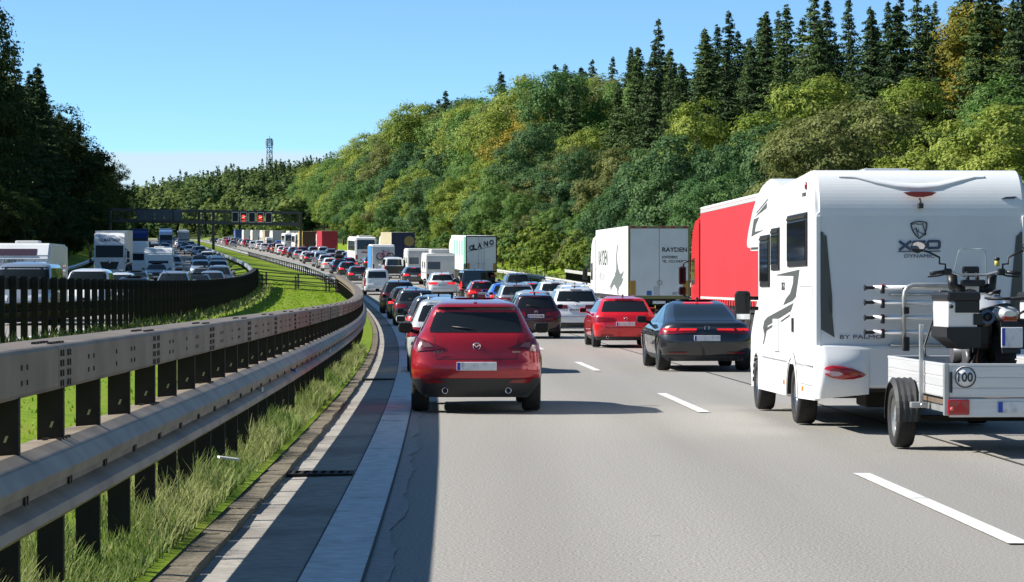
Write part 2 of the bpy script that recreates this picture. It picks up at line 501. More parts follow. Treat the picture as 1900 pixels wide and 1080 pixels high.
# tar seam and the sealant smeared along the edge line
def wavy_strip(name, d0, w, amp, material, y0, y1, step, h):
    rows = []
    y = y0
    while y < y1:
        j0 = amp * (.6 * math.sin(y * 1.7) + .5 * random.uniform(-1, 1)); 
        rows.append([P(y, d0, h), P(y, d0 + w + j0 * .8, h)])
        y += step
    mb = MB(); mb.grid(rows); o = mb.build(name, material); o['kind'] = 'structure'
wavy_strip('sealant_smear', .335, .13, .07, M_seal, 9, 90, .33, .008)
strip('tar_seam', 6.08, 6.115, .010, .010, M_seam, y0=-200, y1=260)
strip('edge_groove', .325, .345, .014, .014, M_seam, y0=-200, y1=120)
strip('channel_joint', -.035, -.012, .006, .006, M_seam, y0=-200, y1=120)
# lane dashes: 6 m painted, 12 m open
def dash(y0, d, w, h, name='lane_dash'):
    rows = [[P(y0 + 6.4 * i / 4, d - w / 2, h), P(y0 + 6.4 * i / 4, d + w / 2, h)] for i in range(5)]
    mb = MB(); mb.grid(rows); o = mb.build(name, M_dash); o['kind'] = 'structure'
for k in range(24): dash(16.6 - 18 + 18 * k, max(3.85, 4.66 - .0118 * (17.1 - 15 + 18 * k)), .15, .012)
for k in range(24): dash(12 - 18 + 18 * k, 8.10, .15, .012)
for k in range(2, 30):
    dash(9 + 18 * k, -12.7, .15, .506); dash(3 + 18 * k, -16.3, .15, .506)

# kerb: stones of one metre, each its own piece near by
kerb = thing('kerb', 'worn mossy stone kerb between the drainage channel and the grass strip', 'kerb', (0, 0, 0))
kmesh = []
for v in range(3):
    b = MB(); b.box(-.11, .11, 0, .985, -.15, .035, .012); me = b.mesh('kerb_stone', M_kerb)
    for vt in me.vertices:
        vt.co.x += random.uniform(-.006, .006); vt.co.z += random.uniform(-.007, .006)
    kmesh.append(me)
y = 5.0; i = 0
while y < 90:
    o = link('kerb_stone', kmesh[i % 3], kerb); s = road_s(y + .5)
    o.location = P(y, -.73, random.uniform(-.008, .008)); o.rotation_euler = (0, 0, -math.atan(s) + random.uniform(-.008, .008))
    y += 1.0; i += 1
rows = []
for yy in [y] + [q for q in YS if q > y + 1 and q < 700]:
    rows.append([P(yy, -.84, -.1), P(yy, -.84, .035), P(yy, -.62, .035), P(yy, -.62, -.1)])
b = MB(); b.grid(rows, smooth=False); o = b.build('kerb_run', M_kerb, kerb); o['kind'] = 'stuff'

# drain grates set in the channel
def grate(y, label):
    t = thing('drain_grate', label, 'drain', P(y, -.34, 0), -math.atan(road_s(y)))
    b = MB(); b.box(-.30, .30, -.22, -.17, .0, .02); b.box(-.30, .30, .17, .22, .0, .02); b.box(-.30, -.26, -.17, .17, .0, .02); b.box(.26, .30, -.17, .17, .0, .02)
    b.build('frame', M_galvd, t)
    b = MB(); b.box(-.26, .26, -.17, .17, .0005, .004); b.build('pit_shade', mat('grate_pit_shade', (.004, .004, .004), .9), t)  # flat near-black sheet paints the darkness below the bars
    for k in range(7):
        b = MB(); x = -.225 + k * .075; b.box(x - .016, x + .016, -.17, .17, .005, .021, .004); b.build('bar', M_galvd, t)
grate(23.0, 'cast iron drain grate set in the concrete channel beside the kerb, the closer one')
grate(47.5, 'small far drain grate in the concrete channel, level with the red crossover')
# litter in the grass and reflective studs
t = tag(MB().box(-.09, .09, -.03, .03, 0, .02, .006).build('litter_strip', mat('white_litter', (.7, .7, .68), .6)), 'small white strip of litter lying in the grass below the guard rail', 'litter')
t.location = P(21.6, -1.02, .22); t.rotation_euler = (0.1, 0.15, .5)
# ================================================================== guard rails
M_bluerefl = mat('blue_reflector', (.03, .12, .38), .3)
def w_profile(h0, h1, depth, x):
    """beam cross-section (x towards the traffic, z): flat top plate, two bulges"""
    hh = h1 - h0
    return [(x - .17, h1 - .012), (x - .02, h1), (x + depth * .55, h1 - .04 * hh / .36), (x + depth, h1 - .10 * hh / .36), (x + depth * .85, h1 - .145 * hh / .36),
            (x + depth * .15, h1 - .175 * hh / .36), (x + depth * .12, h1 - .215 * hh / .36), (x + depth * .8, h1 - .26 * hh / .36), (x + depth * .9, h1 - .30 * hh / .36), (x + .01, h0)]
def beam_mesh(prof, length, material, name, thick=.006):
    b = MB()
    n = len(prof)
    rows = [[(p[0], yy, p[1]) for p in prof] for yy in (-.02, length + .02)]
    b.grid(rows, smooth=False)
    rows = [[(p[0] - thick, yy, p[1] - thick) for p in prof] for yy in (-.02, length + .02)]
    b.grid(rows, smooth=False)
    return b.mesh(name, material)
SEG = 4.0
def super_rail(label, side_d, sgn, y0, y1, base_h, group=None):
    """double rail on wide posts every 1.33 m; sgn +1: traffic on the +X side"""
    t = thing('guard_rail', label, 'guard rail', (0, 0, 0), 0, group)
    low = [(sgn * x, z) for x, z in w_profile(.495 + base_h, .87 + base_h, .115, -.115)]
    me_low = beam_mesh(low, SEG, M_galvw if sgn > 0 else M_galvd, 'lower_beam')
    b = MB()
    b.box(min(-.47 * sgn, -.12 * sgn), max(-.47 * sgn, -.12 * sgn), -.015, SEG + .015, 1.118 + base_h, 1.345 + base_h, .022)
    me_up = b.mesh('upper_beam', M_galv if sgn > 0 else M_galvd)  # oncoming rail: shade on its back is put into the darker steel
    b = MB()      # bolt heads at joints: rows on the upper face and the front of both beams
    fx = -.12 * sgn
    for yy in (.07, .14, .30, .37):
        for zz in (1.15, 1.20, 1.25, 1.30):
            b.box(min(fx, fx + .008 * sgn), max(fx, fx + .008 * sgn), yy - .011, yy + .011, zz + base_h - .016, zz + base_h + .016)
    for yy in (1.05, 1.25, 2.2, 2.9, 3.05):
        for zz in (1.19, 1.26):
            b.box(min(fx, fx + .006 * sgn), max(fx, fx + .006 * sgn), yy - .01, yy + .01, zz + base_h - .012, zz + base_h + .012)
    for yy in (.05, .14, .23, .32, .41):
        b.box(-.25 * sgn - .013, -.25 * sgn + .013, yy - .014, yy + .014, 1.345 + base_h, 1.356 + base_h)
        b.box(-.17 * sgn - .013, -.17 * sgn + .013, yy - .014, yy + .014, 1.345 + base_h, 1.356 + base_h)
    for yy in (.08, .18, .28, .38):
        b.box(-.2 * sgn - .012, -.2 * sgn + .012, yy - .016, yy + .016, .863 + base_h, .876 + base_h)
        b.box(-.13 * sgn - .012, -.13 * sgn + .012, yy - .016, yy + .016, .863 + base_h, .876 + base_h)
    wf = -.115 * sgn + .115 * .14 * sgn
    for yy in (.2, 1.53, 2.86):
        for dy in (-.035, .035):
            b.box(min(wf, wf + .012 * sgn), max(wf, wf + .012 * sgn), yy + dy - .012, yy + dy + .012, .635 + base_h, .680 + base_h)
    me_bolt = b.mesh('bolt_rows', M_bolt)
    b = MB()      # slotted C-section post, its wide face across the road
    px0, px1 = sorted((-.255 * sgn, -.125 * sgn))
    ph = 1.13 + base_h
    if sgn < 0: px0, px1, ph = .475, .60, 1.36 + base_h
    b.box(px0, px1, -.028, -.022, -.6, ph)
    b.box(px0, px0 + .006, -.022, .03, -.6, ph); b.box(px1 - .006, px1, -.022, .03, -.6, ph)
    me_post = b.mesh('post', M_galvd)
    b = MB(); b.prism([(px0 + .062, .925), (px0 + .074, .925), (px0 + .085, .955), (px0 + .073, .955)], 'y', -.031, -.0285); me_slot = b.mesh('slot', mat('bright_slot', (.38, .42, .2), .6))
    y = y0
    while y < y1 - .1:
        s = road_s(y + SEG / 2); g = road_g(y + SEG / 2)
        for me in (me_up, me_low):
            o = link(me.name.split('.')[0], me, t); o.location = P(y, side_d, 0); o.rotation_euler = (math.atan(g), 0, -math.atan(s))
            if me is me_up and y < 90 and sgn > 0:
                q = link('bolt_rows', me_bolt, o); q['kind'] = 'stuff'
        y += SEG
    y = y0 + .2; k = 0
    while y < y1:
        o = link('post', me_post, t); o.location = P(y, side_d, 0); o.rotation_euler = (0, 0, -math.atan(road_s(y)))
        if y < 45 and sgn > 0:
            link('slot', me_slot, o)
        y += 4.0 / 3; k += 1
    return t
rail_near = super_rail('weathered double guard rail with wide posts, bordering the drainage channel along the left lane', -1.0, 1, 5.0, 183.0, 0.0)
for y_, m_ in ((32.0, M_bluerefl), (43.0, M_galvl), (26.0, M_galvl)):
    o = MB().box(-.02, .03, -.05, .05, .59, .66, .01).build('reflector', m_, rail_near); o.location = P(y_, -1.07, 0)
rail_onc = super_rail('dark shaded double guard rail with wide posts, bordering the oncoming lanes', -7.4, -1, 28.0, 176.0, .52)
def simple_rail(label, side_d, sgn, y0, y1, base_h, step=8.0, pstep=4.0, mtl=None, name='guard_rail', top=.75):
    t = thing(name, label, 'guard rail')
    mtl = mtl or M_galvl
    prof = [(sgn * x, z) for x, z in w_profile(top - .31 + base_h, top + base_h, .085, -.085)]
    L = step; y = y0
    me = beam_mesh(prof, L, mtl, 'beam')
    while y < y1:
        s = road_s(y + L / 2); g = road_g(y + L / 2)
        o = link('beam', me, t); o.location = P(y, side_d, 0); o.rotation_euler = (math.atan(g), 0, -math.atan(s)); y += L
    b = MB(); b.box(-.10 * sgn - .05, -.10 * sgn + .05, -.03, .03, -.5, top - .02 + base_h); mp = b.mesh('post', M_galvd)
    y = y0 + .5
    while y < min(y1, 420):
        o = link('post', mp, t); o.location = P(y, side_d, 0); o.rotation_euler = (0, 0, -math.atan(road_s(y))); y += pstep
    return t
simple_rail('plain single guard rail running on past the median gate beside the left lane', -1.0, 1, 183, 880, .1)
simple_rail('pale single guard rail of the oncoming lanes beyond the median gate', -7.4, -1, 176, 880, .52)
simple_rail('bright single guard rail along the right hand verge below the trees', 16.2, -1, 40, 700, .0, pstep=4.0, mtl=nmat('pale_zinc', (.62, .61, .57), (.5, .49, .46), 5, rough=.5, metal=.3))
simple_rail('guard rail on the far verge of the oncoming lanes below the dark trees', -23.0, 1, 60, 700, .5)
# second taller rail with close posts on the right verge
t = thing('slatted_barrier', 'pale rail on closely set dark posts at the right verge beside the white cars', 'barrier')
b = MB(); b.box(-.06, .06, -.02, 4.02, .98, 1.22, .02); me = b.mesh('rail', MATS['pale_zinc'])
b = MB(); b.box(-.05, .05, -.03, .03, -.4, .98); mp = b.mesh('post', M_galvd)
y = 128.0
while y < 206:
    o = link('rail', me, t); o.location = PG(y, 17.6, 0); o.rotation_euler = (math.atan(road_g(y + 2)), 0, -math.atan(road_s(y + 2)))
    for k in range(5):
        o = link('post', mp, t); o.location = PG(y + .8 * k, 17.6, 0)
    y += 4.0
# median gate between the two rails
def median_gate():
    a, c = PG(171.5, -7.25), PG(182.2, -1.35)
    L = (c - a).length; dirv = (c - a).normalized()
    t = thing('median_gate', 'dark steel tube gate across the grass median between the two guard rail ends', 'gate', a)
    t.rotation_euler = (0, 0, math.atan2(dirv.y, dirv.x))
    dz = c.z - a.z
    def zz(x): return dz * x / L
    for x in (0, L):
        MB().box(x - .14, x + .14, -.1, .1, zz(x) - .5, zz(x) + 1.18, .02).build('end_post', M_galvd, t)
    for f in (.12, .165, .5, .53, .86, .90):
        x = L * f; hh = 1.15 if f in (.165, .53, .86) else 1.0
        MB().box(x - .05, x + .05, -.04, .04, zz(x) - .4, zz(x) + hh).build('upright', M_frame, t)
    for h in (.12, .38, .64, .90, 1.12):
        MB().tube([(.1, 0, zz(.1) + h), (L - .1, 0, zz(L - .1) + h)], .036, 6).build('rail', M_frame, t)
median_gate()
# ================================================================== cars: one body shape described by stacked plan outlines
def smooth_tab(tab, z, h=.02):
    xs = [a for a, b in tab]; ys = [b for a, b in tab]
    return float(np.mean(np.interp([z - h, z - h * .5, z, z + h * .5, z + h], xs, ys)))
class Shell:
    """closed shell; q runs round one side: 0 rear middle, 1-2 rear corner, 2-3 flank, 3-4 front corner, 5 front middle; sign = side"""
    def __init__(s, p):
        s.__dict__.update(p)
        s.cache = {}
    def par(s, z):
        k = round(z, 4)
        if k not in s.cache:
            w = smooth_tab(s.Wd, z); yr = smooth_tab(s.R, z); yf = smooth_tab(s.F, z)
            g = sstep(s.belt - .05, s.belt + .1, z)
            rx, ry = s.rc[0] * (1 - g) + s.rcg[0] * g, s.rc[1] * (1 - g) + s.rcg[1] * g
            fx, fy = s.fc[0] * (1 - g) + s.fcg[0] * g, s.fc[1] * (1 - g) + s.fcg[1] * g
            rx, fx = min(rx, w * .8), min(fx, w * .8)
            ln = yf - yr
            ry, fy = min(ry, ln * .3), min(fy, ln * .3)
            s.cache[k] = (w, yr, yf, rx, ry, fx, fy)
        return s.cache[k]
    def at(s, q, z):
        sg = 1 if q >= 0 else -1
        q = abs(q)
        if q > 5: q = 10 - q; sg = -sg
        w, yr, yf, rx, ry, fx, fy = s.par(z)
        br, bf = s.bow
        r0 = yr + br * ((w - rx) / w) ** 2; f0 = yf - bf * ((w - fx) / w) ** 2
        if q <= 1: x = (w - rx) * q; y = yr + br * ((w - rx) * q / w) ** 2
        elif q <= 2:
            a = (q - 1) * math.pi / 2; x = w - rx + rx * math.sin(a); y = r0 + ry * (1 - math.cos(a))
        elif q <= 3:
            t = q - 2; x = w; y = (r0 + ry) * (1 - t) + (f0 - fy) * t
        elif q <= 4:
            a = (4 - q) * math.pi / 2; x = w - fx + fx * math.sin(a); y = f0 - fy * (1 - math.cos(a))
        else:
            x = (w - fx) * (5 - q); y = yf - bf * ((w - fx) * (5 - q) / w) ** 2
        hl = s.Ln / 2
        x *= 1 - .05 * abs((y - hl) / hl) ** 3
        return Vector((sg * x, y, z))
    def nrm(s, q, z):
        e = 1e-2
        a = s.at(q + e, z) - s.at(q - e, z); b = s.at(q, min(z + e, s.top)) - s.at(q, z - e)
        n = a.cross(b)
        if n.length < 1e-9: return Vector((0, 0, 1))
        n.normalize()
        p = s.at(q, z)
        c = Vector((0, s.Ln / 2, z - .3))
        if n.dot(p - c) < 0: n = -n
        return n
    def qy(s, y, z, side=1):
        """q on the flank whose y is the given one"""
        a, b = s.at(2, z).y, s.at(3, z).y
        return side * (2 + (y - a) / (b - a))
    def qx(s, x, z):
        w, yr, yf, rx, ry, fx, fy = s.par(z)
        sg = 1 if x >= 0 else -1; x = abs(x)
        if x <= w - rx: return sg * x / (w - rx)
        return sg * (1 + math.asin(min(1, (x - w + rx) / rx)) * 2 / math.pi)
    def body(s):
        qs = list(np.linspace(0, 1, 7)) + list(np.linspace(1, 2, 7))[1:] + list(np.linspace(2, 3, s.ns))[1:] + list(np.linspace(3, 4, 6))[1:] + list(np.linspace(4, 5, 6))[1:]
        ring = [-q for q in qs[::-1]][:-1] + qs[:-1]
        zs = s.zs
        mb = MB()
        rows = [[s.at(q, z) for q in ring] for z in zs]
        m = len(ring)
        vs = [v for r in rows for v in r]; fs = []
        for i in range(len(zs) - 1):
            for k in range(m):
                k2 = (k + 1) % m
                c = (vs[i * m + k] + vs[i * m + k2] + vs[(i + 1) * m + k2] + vs[(i + 1) * m + k]) / 4
                cut = False
                if abs(c.x) > s.W * .3:
                    for ya in s.axles:
                        if (c.y - ya) ** 2 + (c.z - s.wr) ** 2 < (s.wr + .055) ** 2: cut = True
                if not cut: fs.append((i * m + k, i * m + k2, (i + 1) * m + k2, (i + 1) * m + k))
        fs.append(tuple((len(zs) - 1) * m + k for k in range(m)))
        mb.add(vs, fs, True)
        return mb
    def patch(s, mb, c, nu=8, nv=4, off=.006, skirt=.015):
        """bilinear patch between four (q, z) corners, laid proud of the shell"""
        rows = []
        for j in range(nv + 1):
            v = j / nv; r = []
            for i in range(nu + 1):
                u = i / nu
                q = (c[0][0] * (1 - u) + c[1][0] * u) * (1 - v) + (c[3][0] * (1 - u) + c[2][0] * u) * v
                z = (c[0][1] * (1 - u) + c[1][1] * u) * (1 - v) + (c[3][1] * (1 - u) + c[2][1] * u) * v
                r.append(s.at(q, z) + s.nrm(q, z) * off)
            rows.append(r)
        mb.grid(rows, smooth=True)
        if skirt:
            edge = rows[0] + [r[-1] for r in rows[1:]] + rows[-1][::-1][1:] + [r[0] for r in rows[::-1]][1:-1]
            cen = sum((v for r in rows for v in r), Vector()) / (len(rows) * len(rows[0]))
            inn = Vector((0, s.Ln / 2, cen.z))
            d = (inn - cen); d.z = 0; d.normalize()
            mb.grid([edge, [e + d * skirt for e in edge]], smooth=False, closed=True)
        return mb
def wheel_parts(t, x, y, r, wd, rimm, side, spokes=5, name='wheel', steel=False):
    w = MB()
    hw = wd / 2
    w.lathe([(r * .66, -hw * .82), (r * .70, -hw), (r * .93, -hw), (r, -hw * .72), (r, hw * .72), (r * .93, hw), (r * .70, hw), (r * .66, hw * .82)], (0, 0, 0), 'x', 26)
    o = w.build(name, M_rubber, t); o.location = (x, y, r)
    b = MB(); sx = side
    b.lathe([(r * .67, -hw * .8), (r * .64, -hw * .3), (r * .60, hw * .1)], (0, 0, 0), 'x', 26) if sx < 0 else b.lathe([(r * .67, hw * .8), (r * .64, hw * .3), (r * .60, -hw * .1)], (0, 0, 0), 'x', 26)
    fx = sx * hw * .62
    if steel:
        b.lathe([(r * .64, fx * .7), (r * .5, fx * .5), (r * .42, fx * .95), (r * .2, fx * .8), (r * .18, fx * 1.1), (0.001, fx * 1.1)], (0, 0, 0), 'x', 26)
    else:
        for k in range(spokes):
            a = 2 * math.pi * k / spokes
            for da in (-.16, .16):
                p0 = Vector((fx * 1.02, r * .14 * math.cos(a), r * .14 * math.sin(a))); p1 = Vector((fx * .9, r * .65 * math.cos(a + da), r * .65 * math.sin(a + da)))
                b.tube([p0, p1], [r * .05, r * .042], 5)
        b.lathe([(r * .17, fx * .8), (r * .15, fx * 1.08), (.001, fx * 1.1)], (0, 0, 0), 'x', 14)
    rim = b.build('rim', rimm, o)
    d = MB(); d.lathe([(r * .62, fx * .25), (.001, fx * .25)], (0, 0, 0), 'x', 20); d.build('brake_disc', M_frame, o)
    return o
BLACK_ROOF = None
def car_type(name, p):
    """builds one car of the type at the origin (rear bumper at y = 0, wheels on z = 0); returns its Empty"""
    S = Shell(p)
    t = bpy.data.objects.new(p['oname'], None); COL.objects.link(t)
    paint = mat('paint_default', (.5, .5, .5), .3, coat=1)
    b = S.body().build('body', paint, t); PAINTED.add(b.data.name)
    W, H, Ln, wr = S.W, S.H, S.Ln, S.wr
    # underside, so that the arches are dark
    MB().box(-W / 2 + .2, W / 2 - .2, .28, Ln - .3, .20, .62).build('chassis', M_frame, t)
    for ya in S.axles:
        a = MB(); a.lathe([(wr + .06, -W * .5 + .05), (wr + .06, W * .5 - .05)], (0, ya, wr), 'x', 16, a0=0, a1=math.pi); a.build('wheel_arch', M_frame, t)
    cl = p.get('clad')
    # sill and bumper trim all round
    zt = cl if cl else S.zs[0] + .09
    m = MB()
    z0 = S.zs[0]
    def arch_free(q, z):
        c = S.at(q, z)
        return all((c.y - ya) ** 2 + (c.z - wr) ** 2 > (wr + .07) ** 2 or abs(c.x) < W * .3 for ya in S.axles)
    qa = S.qy(S.axles[0] - wr - .07, .4); qb = S.qy(S.axles[0] + wr + .07, .35); qc = S.qy(S.axles[1] - wr - .07, .35); qd = min(S.qy(S.axles[1] + wr + .07, .4), 3.0)
    S.patch(m, [(-qa, z0), (qa, z0), (qa, zt), (-qa, zt)], 26, 4, .007)
    for sd in (-1, 1): S.patch(m, [(sd * qb, z0), (sd * qc, z0), (sd * qc, z0 + .1 + (.06 if cl else 0)), (sd * qb, z0 + .1 + (.06 if cl else 0))], 10, 2, .008)
    S.patch(m, [(qd, z0), (10 - qd, z0), (10 - qd, zt), (qd, zt)], 18, 3, .007)
    m.build('lower_trim', M_dark, t)
    # arch lips
    for sd in (-1, 1):
        for ya in S.axles:
            lip = MB(); rows = []
            for k in range(17):
                a = math.pi * k / 16
                r = []
                for rr in (wr + .035, wr + (.10 if cl else .075)):
                    yy, zz = ya + rr * math.cos(a), max(wr + rr * math.sin(a), z0 + .005)
                    v = S.at(S.qy(yy, zz, sd) if 2 <= S.qy(yy, zz) <= 3 else (sd * max(1.6, min(S.qy(yy, zz), 3.4))), zz)
                    r.append((v.x + sd * .008, yy, zz))
                rows.append(r)
            lip.grid(rows, smooth=True)
            lip.grid([[q[0] for q in rows], [(q[0][0] - sd * .12, q[0][1], q[0][2]) for q in rows]], smooth=True)
            o = lip.build('arch_lip', M_dark if cl else paint, t)
            if not cl: PAINTED.add(o.data.name)
    # glass
    zg0, zg1 = S.glass
    rw = p['rearwin']          # (z0, x0, z1, x1)
    g = MB(); S.patch(g, [(S.qx(-rw[1], rw[0]), rw[0]), (S.qx(rw[1], rw[0]), rw[0]), (S.qx(rw[3], rw[2]), rw[2]), (S.qx(-rw[3], rw[2]), rw[2])], 14, 8, .006)
    g.build('rear_window', p.get('glassm', M_glass), t)
    for sd in (-1, 1):
        for (a, bq, c, d) in p['sidewin']:
            g = MB(); S.patch(g, [(sd * a, zg0), (sd * bq, zg0), (sd * c, zg1), (sd * d, zg1)], 8, 4, .006); g.build('side_window', M_glass, t)
    g = MB(); ws = p['screen']
    S.patch(g, [(ws[1], ws[0]), (10 - ws[1], ws[0]), (10 - ws[3], ws[2]), (ws[3], ws[2])], 14, 6, .006); g.build('windscreen', M_glass2, t)
    # lamps: list of four-corner patches in (x or q, z)
    for sd in (-1, 1):
        k = p['tail']
        l = MB(); S.patch(l, [(sd * q, z) for q, z in k], 6, 3, .012, .03); o = l.build('taillight', p.get('tailm', M_red), t)
        if 'tail2' in p:
            l = MB(); S.patch(l, [(sd * q, z) for q, z in p['tail2']], 4, 2, .017, .02); l.build('lens', p.get('tail2m', M_clear), o)
        k = p['head']
        l = MB(); S.patch(l, [(sd * q, z) for q, z in k], 5, 3, .012, .03); l.build('headlight', M_clear, t)
        if 'reflex' in p:
            l = MB(); S.patch(l, [(sd * q, z) for q, z in p['reflex']], 4, 2, .016, .02); l.build('reflector', M_red, t)
        # mirrors
        my, mz = p['mirror']
        v = S.at(S.qy(my, mz, sd), mz)
        mm = MB(); x0, x1 = sorted((v.x + sd * .07, v.x + sd * .28))
        mm.box(x0, x1, my - .05, my + .07, mz + .0, mz + .15, .065); mm.tube([(v.x - sd * .03, my + .02, mz), (v.x + sd * .12, my + .01, mz + .04)], .03, 6)
        o = mm.build('mirror', paint if not p.get('mirrorblack') else M_black, t)
        if not p.get('mirrorblack'): PAINTED.add(o.data.name)
        MB().box(x0 + .02, x1 - .02, my - .056, my - .048, mz + .02, mz + .135).build('mirror_glass', M_glass2, o)
        for ya in S.axles:
            ww = p.get('tyre', .215)
            wheel_parts(t, sd * (W / 2 - ww / 2 - .025), ya, wr, ww, p.get('rimm', M_alloy), sd)
        # door gaps and handles
        dl = MB()
        zc0, zc1 = z0 + .22, S.belt - .02
        for yy in p['doors']:
            q = S.qy(yy, .7, sd); q2 = S.qy(yy, zc1, sd)
            if arch_free(q, zc0) : S.patch(dl, [(q - .003, zc0), (q + .003, zc0), (q2 + .003, zc1), (q2 - .003, zc1)], 1, 6, .003, 0)
        for yy in p['doors'][:-1]:
            q = S.qy(yy + .12, S.belt - .13, sd); q2 = S.qy(yy + .32, S.belt - .13, sd)
            S.patch(dl, [(q, S.belt - .145), (q2, S.belt - .145), (q2, S.belt - .115), (q, S.belt - .115)], 3, 1, .02, .02)
        dl.build('door_gaps', M_black, t)
    # grille and plates
    gz = p['grille']
    g = MB(); S.patch(g, [(4.35, gz[0]), (5.65, gz[0]), (5.65, gz[1]), (4.35, gz[1])], 8, 3, .01); g.build('grille', M_black, t)
    pz = p['plate']
    pv = S.at(0, pz)
    pl = MB().box(-.26, .26, pv.y - .022, pv.y + .02, pz - .055, pz + .055, .006).build('number_plate', M_plate, t)
    MB().box(-.258, -.215, pv.y - .025, pv.y - .02, pz - .05, pz + .05).build('blue_band', M_plate_blue, pl)
    fv = S.at(5, .42)
    MB().box(-.26, .26, fv.y - .01, fv.y + .018, .37, .475, .006).build('number_plate', M_plate, t)
    # hatch gap lines on the rear, bumper edge, brake lamp, antenna, badge
    gl = MB(); hx, hz0, hz1 = p['hatch']
    for sd in (-1, 1):
        q0, q1 = S.qx(sd * (hx - .06), hz0), S.qx(sd * hx, hz1)
        S.patch(gl, [(q0, hz0), (q0 + sd * .012, hz0), (q1 + sd * .012, hz1), (q1, hz1)], 1, 6, .003, 0)
    q0 = S.qx(hx - .06, hz0)
    S.patch(gl, [(-q0, hz0), (q0, hz0), (q0, hz0 + .010), (-q0, hz0 + .010)], 12, 1, .003, 0)
    gl.build('hatch_gap', M_black, t)
    if 'brake' in p:
        bz, bx = p['brake']
        l = MB(); S.patch(l, [(S.qx(-bx, bz), bz), (S.qx(bx, bz), bz), (S.qx(bx, bz + .022), bz + .022), (S.qx(-bx, bz + .022), bz + .022)], 6, 1, .016, .02); l.build('brake_lamp', p.get('brakem', M_red), t)
    ay = p.get('ant', 1.0)
    MB().prism([(ay - .10, H - .03), (ay + .1, H - .03), (ay + .02, H + .01), (ay - .05, H + .045), (ay - .09, H + .045)], 'x', -.022, .022).build('antenna', M_dark, t)
    if p.get('rails'):
        for sd in (-1, 1):
            zr = H - .04
            rr = MB(); rr.tube([(sd * (S.par(zr)[0] - .05), S.axles[0] - .1, zr - .01), (sd * (S.par(zr)[0] - .04), S.axles[0] + .1, zr + .05), (sd * (S.par(zr)[0] - .04), Ln * .55, zr + .06), (sd * (S.par(zr)[0] - .05), Ln * .6, zr)], .02, 6)
            rr.build('roof_rail', M_dark if p['rails'] == 1 else M_galvl, t)
    bz = p['badge']
    bv = S.at(0, bz); bd = MB(); bd.lathe([(.052, 0), (.052, -.014), (.043, -.018), (.043, -.004), (.038, -.004)], (0, bv.y + .004, bz), 'y', 20); bd.build('badge', M_chrome, t)
    if 'wiper' in p:
        wz = p['wiper']; a = S.at(S.qx(-.02, wz), wz) + Vector((.1, -.02, -.03)); c = S.at(S.qx(-.34, wz), wz + .055) + Vector((0, -.015, 0))
        MB().tube([a, (a * .5 + c * .5) + Vector((0, -.012, .02)), c], [.022, .014, .009], 6).build('wiper', M_black, t)
    if p.get('exhaust'):
        for sd in p['exhaust'][1]:
            ex = MB(); ex.lathe([(.034, .12), (.034, -.01), (.041, -.01), (.041, .12)], (sd * p['exhaust'][0], S.at(0, .3).y, .295), 'y', 14); ex.build('exhaust_tip', M_chrome, t)
    return t, S

def zlist(S0, top):
    z = [S0, S0 + .04, S0 + .1]
    v = S0 + .15
    while v < .95: z.append(v); v += .05
    while v < top - .12: z.append(v); v += .055
    z += [top - .10, top - .07, top - .045, top - .025, top - .01, top]
    return z
def base_params(**k):
    Ln, W, H = k['Ln'], k['W'], k['H']
    hw = W / 2
    d = dict(oname='hatchback_car', belt=.95 * H / 1.5, rc=(.42, .22), rcg=(.22, .22), fc=(.55, .5), fcg=(.25, .3), bow=(.10, .14), ns=70, wr=.315,
             axles=(.78, .78 + Ln * .60), doors=(1.25, 2.1, 3.1), rearwin=None)
    d.update(k)
    H0 = d['H']; bl = d['belt']
    d.setdefault('Wd', [(.2, hw - .10), (.32, hw - .03), (.5, hw), (.72, hw + .005), (bl - .08, hw - .02), (bl, hw - .06), (bl + .05, hw - .10), (H0 - .12, hw - .27), (H0 - .07, hw - .32), (H0 - .03, hw - .43), (H0, hw * .30)])
    s = d.get('rs', .45)          # how far the rear screen leans in from belt to roof
    d.setdefault('R', [(.2, .14), (.32, .05), (.48, .0), (.66, .0), (.74, .03), (bl - .03, .08), (bl + .04, .14), (H0 - .12, s), (H0 - .105, s - .06), (H0 - .075, s - .02), (H0 - .05, s + .35), (H0 - .02, s + .8), (H0, s + 1.2)])
    hood = d.get('hood', 1.05)
    d.setdefault('F', [(.2, Ln - .22), (.3, Ln - .06), (.45, Ln), (.62, Ln - .01), (.74, Ln - .10), (bl - .12, Ln - .35), (bl - .03, Ln - hood + .15), (bl + .04, Ln - hood - .05), (H0 - .12, Ln - hood - .85), (H0 - .06, Ln - hood - 1.1), (H0 - .02, Ln - hood - 1.4), (H0, Ln - hood - 1.6)])
    d['top'] = H0
    d.setdefault('zs', zlist(.22, H0))
    gw = np.interp(bl + .09, [a for a, b in d['Wd']], [b for a, b in d['Wd']]); gt = np.interp(H0 - .14, [a for a, b in d['Wd']], [b for a, b in d['Wd']])
    d['rearwin'] = d['rearwin'] or (bl + .06, gw - .10, H0 - .14, gt - .08)
    d.setdefault('glass', (bl + .05, H0 - .14))
    d.setdefault('sidewin', [(1.97, 2.44, 2.44, 2.06), (2.47, 2.99, 2.93, 2.47)])
    d.setdefault('screen', (bl + .05, 3.45, H0 - .12, 3.5))
    d.setdefault('tail', [(.78, bl - .20), (1.95, bl - .24), (1.9, bl - .03), (.95, bl - .07)])
    d.setdefault('head', [(3.25, .62), (4.2, .60), (4.2, .70), (3.3, .745)])
    d.setdefault('mirror', (Ln - hood - .55, bl + .01))
    d.setdefault('grille', (.48, .66)); d.setdefault('plate', .72); d.setdefault('hatch', (hw - .24, .58, bl + .02)); d.setdefault('badge', bl - .07)
    return d
